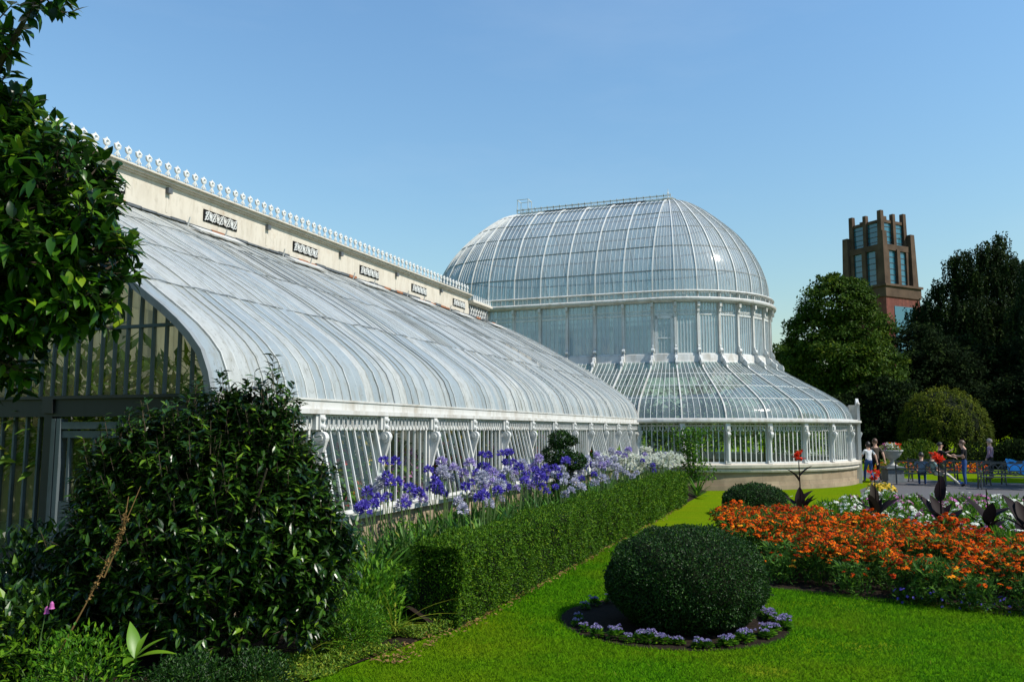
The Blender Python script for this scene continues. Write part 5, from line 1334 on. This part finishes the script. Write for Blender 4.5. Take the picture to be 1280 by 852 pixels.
# blue jacket over the bench
m_, nt_, o_ = new_mat('blue_cloth'); nt_.links.new(pbr(nt_, (.02, .25, .55), .6), o_.inputs[0]); M['bluecloth'] = m_
mb = MB(); v = []; q = []
for j in range(9):
    for i in range(15):
        u, w = i / 14, j / 8; v.append((6.25 + 1.0 * u, 34.0 - .38 * w * (w > .4) + .06 * math.sin(u * 14 + w * 3), .98 - .12 * math.sin(u * 4) * .5 - .42 * w ** 2 + .06 * math.sin(u * 9 + w * 6)))
for j in range(8):
    for i in range(14): q.append([j * 15 + i, j * 15 + i + 1, j * 15 + i + 16, j * 15 + i + 15])
mb.add(v, q); k_ = len(v); mb.add(np.array(v) + V3(0, .03, .0), [a[::-1] for a in q]); mb.box((6.95, 33.8, .55), (.5, .3, .24), taper=.7)
tag(mb.build('blue_jacket', M['bluecloth'], None, True), 'bright blue jacket and bag heaped on the right-hand bench', 'clothing')
# urn on plinth
u = empty('stone_urn', (2.62, 35.6, .62), 0, 'wide stone urn planted with flowers on a grey square pedestal', 'urn')
urn_m = plain('urn_stone', (.4, .4, .38), .85, .2, 0, .3, 5, .3)
mb = MB(); mb.lathe([(.001, 0), (.2, 0), (.2, .05), (.09, .1), (.075, .2), (.1, .25), (.27, .36), (.36, .5), (.38, .56), (.43, .6), (.43, .64), (.37, .64), (.34, .56), (.001, .54)], 24); mb.build('bowl', urn_m, u, True)
mb = MB(); n = 420; d = rand_dirs(n, .0); mb.leaves(V3(0, 0, .6) + d * V3(.42, .42, .25) * rng.uniform(.3, 1, (n, 1)), d + .5 * rand_dirs(n), rand_dirs(n), .1, .05, rows=1); mb.build('foliage', M['fresh'], u)
for k, mm in enumerate(('redp', 'yellowp', 'pinkp', 'whitep')):
    mb = MB(); n = 70; a = rng.normal(k * 1.57, .6, n); P = np.stack([.34 * np.cos(a) * rng.uniform(.4, 1.1, n), .34 * np.sin(a) * rng.uniform(.4, 1.1, n), rng.uniform(.66, .9, n)], 1); mb.leaves(P, rand_dirs(n), rand_dirs(n), .07, .06, rows=1); mb.build('blossoms', M[mm], u)
p = empty('pedestal', (2.62, 35.6, 0), .35, 'dark grey square stone pedestal carrying the planted urn', 'pedestal'); mb = MB()
mb.box((0, 0, .28), (.62, .62, .44)); mb.box((0, 0, .035), (.76, .76, .07)); mb.box((0, 0, .56), (.78, .78, .05)); mb.box((0, 0, .6), (.66, .66, .035)); mb.build('block', plain('pedestal_stone', (.16, .18, .19), .8, .2, 0, .3, 4, .3), p)

SKIN = plain('skin', (.48, .28, .2), .55, .4, 0, .08, 5, 0)
def cloth(name, c): return plain(name, c, .85, .15, 0, .3, 9, .2)
def person(c, rz, label, pose, top, legs, shoes, hair, sleeve='short', hs=1.0, H=1.6, long_hair=False, bare=False):
    """one continuous skinned body; pose gives joint positions for a 1.6 m figure facing +y"""
    J = {'pelvis': (0, 0, .86), 'waist': (0, .0, 1.0), 'chest': (0, 0, 1.18), 'neck': (0, -.01, 1.34), 'chin': (0, .01, 1.41), 'head': (0, .015, 1.5), 'crown': (0, .0, 1.585),
         'hipL': (-.085, 0, .83), 'kneeL': (-.09, .02, .46), 'ankL': (-.09, -.02, .085), 'toeL': (-.1, .13, .035), 'hipR': (.085, 0, .83), 'kneeR': (.09, .02, .46), 'ankR': (.09, -.02, .085), 'toeR': (.1, .13, .035),
         'shL': (-.16, -.01, 1.29), 'elL': (-.21, -.02, 1.05), 'wrL': (-.2, .07, .84), 'haL': (-.2, .1, .76), 'shR': (.16, -.01, 1.29), 'elR': (.21, -.02, 1.05), 'wrR': (.2, .07, .84), 'haR': (.2, .1, .76)}
    J.update(pose)
    E = [('pelvis', 'waist'), ('waist', 'chest'), ('chest', 'neck'), ('neck', 'chin'), ('chin', 'head'), ('head', 'crown')]
    for s in 'LR': E += [('pelvis', 'hip' + s), ('hip' + s, 'knee' + s), ('knee' + s, 'ank' + s), ('ank' + s, 'toe' + s), ('chest', 'sh' + s), ('sh' + s, 'el' + s), ('el' + s, 'wr' + s), ('wr' + s, 'ha' + s)]
    RAD = {'pelvis': (.13, .1), 'waist': (.115, .09), 'chest': (.14, .1), 'neck': (.055, .055), 'chin': (.065, .07), 'head': (.082, .095), 'crown': (.05, .06), 'hip': (.088, .09), 'knee': (.056, .056), 'ank': (.038, .04), 'toe': (.035, .028), 'sh': (.058, .058), 'el': (.042, .042), 'wr': (.028, .028), 'ha': (.034, .022)}
    names = list(J); me = bpy.data.meshes.new('body_rig'); me.from_pydata([J[k] for k in names], [(names.index(a), names.index(b)) for a, b in E], [])
    tmp = bpy.data.objects.new('body_rig', me); COL.objects.link(tmp); tmp.modifiers.new('skin', 'SKIN'); tmp.modifiers.new('ss', 'SUBSURF').levels = 2
    for k, sv in zip(names, me.skin_vertices[0].data):
        key = k if k in RAD else k[:-1]; sv.radius = RAD[key]; sv.use_root = (k == 'pelvis')
    dg = bpy.context.evaluated_depsgraph_get(); dg.update()
    bm = bpy.data.meshes.new_from_object(tmp.evaluated_get(dg)); bpy.data.objects.remove(tmp); bpy.data.meshes.remove(me)
    seg = [(V3(*J[a]), V3(*J[b]), a, b) for a, b in E]
    mats = [SKIN, top, legs, shoes]
    for m in mats: bm.materials.append(m)
    for f in bm.polygons:
        p = V3(*f.center); best = (9, None)
        for A, B, a, b in seg:
            ab = B - A; t = np.clip(np.dot(p - A, ab) / max(np.dot(ab, ab), 1e-6), 0, 1); d = np.linalg.norm(A + ab * t - p)
            if d < best[0]: best = (d, a, b, t)
        _, a, b, t = best; mi = 0
        if b in ('waist', 'chest', 'neck') or b.startswith('sh') or b.startswith('hip'): mi = 1 if b not in ('hipL', 'hipR') else 2
        if b == 'neck' and t > .75: mi = 0
        if b == 'waist': mi = 2 if t < .25 else 1
        if b.startswith('el'): mi = 1 if (sleeve == 'long' or (t < .75 and not bare)) else 0
        if b.startswith('wr'): mi = 1 if sleeve == 'long' else 0
        if b.startswith('knee') or b.startswith('ank'): mi = 2
        if b.startswith('toe') and t > .15: mi = 3
        f.material_index = mi; f.use_smooth = True
    s = H / 1.6; r = empty('person', c, rz, label, 'person'); r.scale = (s, s, s)
    bm.name = 'body'; o = bpy.data.objects.new('body', bm); COL.objects.link(o); o.parent = r
    hd = V3(*J['head']); up = unit(V3(*J['crown']) - V3(*J['chin'])); fw = unit(V3(0, 1, 0) - up * up[1]); sd = np.cross(fw, up)
    mb = MB(); v = []; q = []
    for j, b in enumerate(np.linspace(-.35 if not long_hair else -1.1, 1.5, 8)):
        for i in range(14):
            a = i / 14 * 2 * PI; w = math.cos(b) if b > -.4 else .9; f = math.sin(a)
            cut = max(0, f) * .9 * max(0, 1 - (b + .35) / 1.1)
            d = sd * math.cos(a) * .095 * w + fw * (f * .112 * w * (1 - cut * .45) - .012) + up * (.115 * math.sin(b) + .025 + cut * .06)
            v.append(hd + d + rng.normal(0, .004, 3))
    for j in range(7):
        for i in range(14): q.append([j * 14 + i, j * 14 + (i + 1) % 14, j * 14 + 14 + (i + 1) % 14, j * 14 + 14 + i])
    mb.add(v, q); mb.build('hair', hair, r, True)
    # face: nose, eyes, ears, mouth
    mb = MB(); mb.box(hd + fw * .098 - up * .012, (.022, .03, .035), np.stack([sd, fw, up], 1), taper=.6)
    for sg in (-1, 1): mb.box(hd + sd * sg * .088 - up * .012 - fw * .005, (.014, .035, .05), np.stack([sd, fw, up], 1))
    mb.build('face', SKIN, r)
    mb = MB()
    for sg in (-1, 1): mb.box(hd + fw * .09 + sd * sg * .032 + up * .008, (.022, .012, .01), np.stack([sd, fw, up], 1))
    mb.box(hd + fw * .09 - up * .055, (.04, .01, .008), np.stack([sd, fw, up], 1)); mb.build('eyes', M['cone'], r)
    # hands: four fingers and a thumb
    for sx in 'LR':
        w, h = V3(*J['wr' + sx]), V3(*J['ha' + sx]); d = unit(h - w); x = unit(np.cross(d, V3(.2, 1, .1))); yv = np.cross(d, x); mb = MB()
        for k in range(4):
            p0 = h + x * (k - 1.5) * .016 + d * .0; L = (.06, .07, .066, .05)[k]; mb.tube([p0, p0 + d * L * .5 + yv * .006, p0 + d * L + yv * .022], [.009, .0085, .006], 5)
        p0 = w + (h - w) * .5; sg = 1 if sx == 'L' else -1; mb.tube([p0 + x * .02 * sg, p0 + x * .045 * sg + d * .02, p0 + x * .05 * sg + d * .055], [.01, .009, .007], 5)
        mb.build('fingers', SKIN, r)
    return r
white_c, jeans, black_c, brown_c = cloth('white_cotton', (.75, .76, .78)), cloth('blue_denim', (.03, .07, .2)), cloth('black_cotton', (.012, .012, .014)), cloth('brown_cotton', (.09, .07, .055))
dark_hair, brown_hair = plain('dark_hair', (.012, .009, .008), .5, .4, 0, .3, 20), plain('brown_hair', (.09, .045, .025), .5, .4, 0, .3, 20)
grey_hair, pale_blue, sage, olive = plain('grey_hair', (.35, .28, .27), .6, .3, 0, .3, 20), cloth('pale_blue_cotton', (.2, .29, .42)), cloth('sage_cotton', (.3, .4, .36)), cloth('olive_cotton', (.1, .11, .06))
plaid, light_c, blue_shoe = cloth('plaid_cotton', (.26, .17, .25)), cloth('pale_linen', (.6, .58, .5)), cloth('blue_shoes', (.03, .08, .35))
SK_ = dict
walk = {'kneeL': (-.09, .16, .47), 'ankL': (-.09, .2, .09), 'toeL': (-.1, .35, .05), 'kneeR': (.09, .04, .46), 'ankR': (.09, -.2, .12), 'toeR': (.1, -.08, .04), 'elL': (-.22, .08, 1.07), 'wrL': (-.2, .26, .97), 'haL': (-.19, .33, .96), 'elR': (.24, -.1, 1.07), 'wrR': (.26, -.16, .85), 'haR': (.27, -.17, .78)}
person((1.74, 34.9, 0), math.radians(25), 'woman in white T-shirt and blue jeans walking at the tip of the dome base', walk, white_c, jeans, white_c, dark_hair, H=1.56, long_hair=True)
walk2 = dict(walk); walk2.update({'elL': (-.26, -.02, 1.06), 'wrL': (-.34, .02, .86), 'haL': (-.37, .04, .8)})
person((2.0, 35.0, 0), math.radians(20), 'person in dark brown top and black trousers walking close behind the woman in white', walk2, brown_c, black_c, white_c, brown_hair, H=1.68)
sit = {'pelvis': (0, 0, .5), 'waist': (0, -.04, .64), 'chest': (0, -.07, .82), 'neck': (0, -.06, .98), 'chin': (0, -.04, 1.05), 'head': (0, -.03, 1.14), 'crown': (0, -.04, 1.22), 'hipL': (-.09, .05, .5), 'hipR': (.09, .05, .5), 'kneeL': (-.1, .45, .5), 'kneeR': (.1, .45, .5), 'ankL': (-.1, .46, .09), 'ankR': (.1, .5, .09), 'toeL': (-.1, .6, .04), 'toeR': (.1, .64, .04), 'shL': (-.17, -.06, .93), 'shR': (.17, -.06, .93), 'elL': (-.24, .02, .7), 'elR': (.24, .02, .7), 'wrL': (-.16, .22, .58), 'wrR': (.16, .22, .58), 'haL': (-.12, .3, .57), 'haR': (.12, .3, .57)}
person((3.5, 33.95, -.05), math.radians(-5), 'person with dark hair in a pale blue shirt seated on the bench nearest the urn', sit, pale_blue, jeans, black_c, dark_hair, H=1.6)
sit2 = dict(sit); sit2.update({'kneeL': (-.08, .42, .52), 'kneeR': (.1, .42, .48), 'ankL': (-.05, .85, .18), 'ankR': (.12, .82, .12), 'toeL': (-.05, .96, .25), 'toeR': (.12, .95, .2)})
person((3.9, 33.85, -.05), math.radians(-72), 'person in sage top and pale trousers lounging on the bench, legs outstretched', sit2, sage, light_c, blue_shoe, brown_hair, H=1.6)
reach = {'elR': (.2, .24, 1.12), 'wrR': (.12, .46, 1.06), 'haR': (.1, .53, 1.03), 'elL': (-.16, .22, 1.2), 'wrL': (-.06, .4, 1.3), 'haL': (-.05, .46, 1.34), 'kneeR': (.1, .14, .47)}
person((4.22, 34.6, 0), math.radians(-80), 'person in black top and olive trousers raising a hand behind the scarlet canna bloom', reach, black_c, olive, black_c, dark_hair, H=1.56)
phone = {'elR': (.22, .02, 1.06), 'wrR': (.12, .26, 1.06), 'haR': (.09, .33, 1.08), 'elL': (-.2, .03, 1.06), 'wrL': (-.07, .26, 1.06), 'haL': (-.05, .33, 1.07), 'head': (0, .05, 1.49), 'crown': (0, .05, 1.575), 'chin': (0, .05, 1.4)}
person((4.86, 33.6, 0), math.radians(75), 'person in black T-shirt and dark jeans standing with head bowed over their hands', phone, black_c, jeans, black_c, brown_hair, H=1.66)
person((6.55, 38.6, 0), math.radians(60), 'person with light hair in a plaid shirt standing in the shade behind the right-hand benches', {}, plaid, black_c, black_c, grey_hair, 'long', H=1.66)

# ================================================================ light
for o in list(bpy.data.objects):                       # prototypes never placed
    if o.type == 'EMPTY' and o.parent is None and o.get('label') is None:
        for ch in list(o.children_recursive): bpy.data.objects.remove(ch)
        bpy.data.objects.remove(o)
EL, AZ = math.radians(47), math.radians(94)
sd = V3(math.cos(EL) * math.sin(AZ), math.cos(EL) * math.cos(AZ), math.sin(EL))
L = bpy.data.lights.new('sun', 'SUN'); L.energy = 5.0; L.angle = math.radians(.53); L.color = (1.0, .94, .84)
lo = bpy.data.objects.new('sun', L); COL.objects.link(lo); lo.location = tuple(sd * 50); lo.rotation_euler = Vector(tuple(-sd)).to_track_quat('-Z', 'Y').to_euler()
w = bpy.data.worlds.new('World'); scene.world = w; w.use_nodes = True; nt = w.node_tree; nt.nodes.clear()
sky = nt.nodes.new('ShaderNodeTexSky'); sky.sky_type = 'NISHITA'; sky.sun_disc = False; sky.sun_elevation = EL; sky.sun_rotation = AZ
sky.air_density = 2.2; sky.dust_density = .3; sky.ozone_density = 6.0
bg = nt.nodes.new('ShaderNodeBackground'); bg.inputs['Strength'].default_value = .106
wo = nt.nodes.new('ShaderNodeOutputWorld'); skc = mix(nt, 1.0, sky.outputs[0], (.85, 1.03, 1.22), 'MULTIPLY')
ci = noise(nt, 1.6, 7, nt.nodes.new('ShaderNodeTexCoord').outputs['Generated'], .6, (1.2, .8, 4.5))     # faint high cirrus
nt.links.new(mix(nt, ramp(nt, ci, [(.52, (0, 0, 0)), (.85, (.1, .1, .1))]), skc, (6.0, 6.6, 7.2)), bg.inputs[0]); nt.links.new(bg.outputs[0], wo.inputs[0])
scene.view_settings.view_transform = 'Standard'; scene.view_settings.look = 'None'; scene.view_settings.exposure = .36; scene.view_settings.gamma = 1
scene.render.engine = 'CYCLES'
scene.cycles.max_bounces = 8; scene.cycles.transparent_max_bounces = 24; scene.cycles.glossy_bounces = 3; scene.cycles.diffuse_bounces = 2
scene.cycles.use_denoising = True
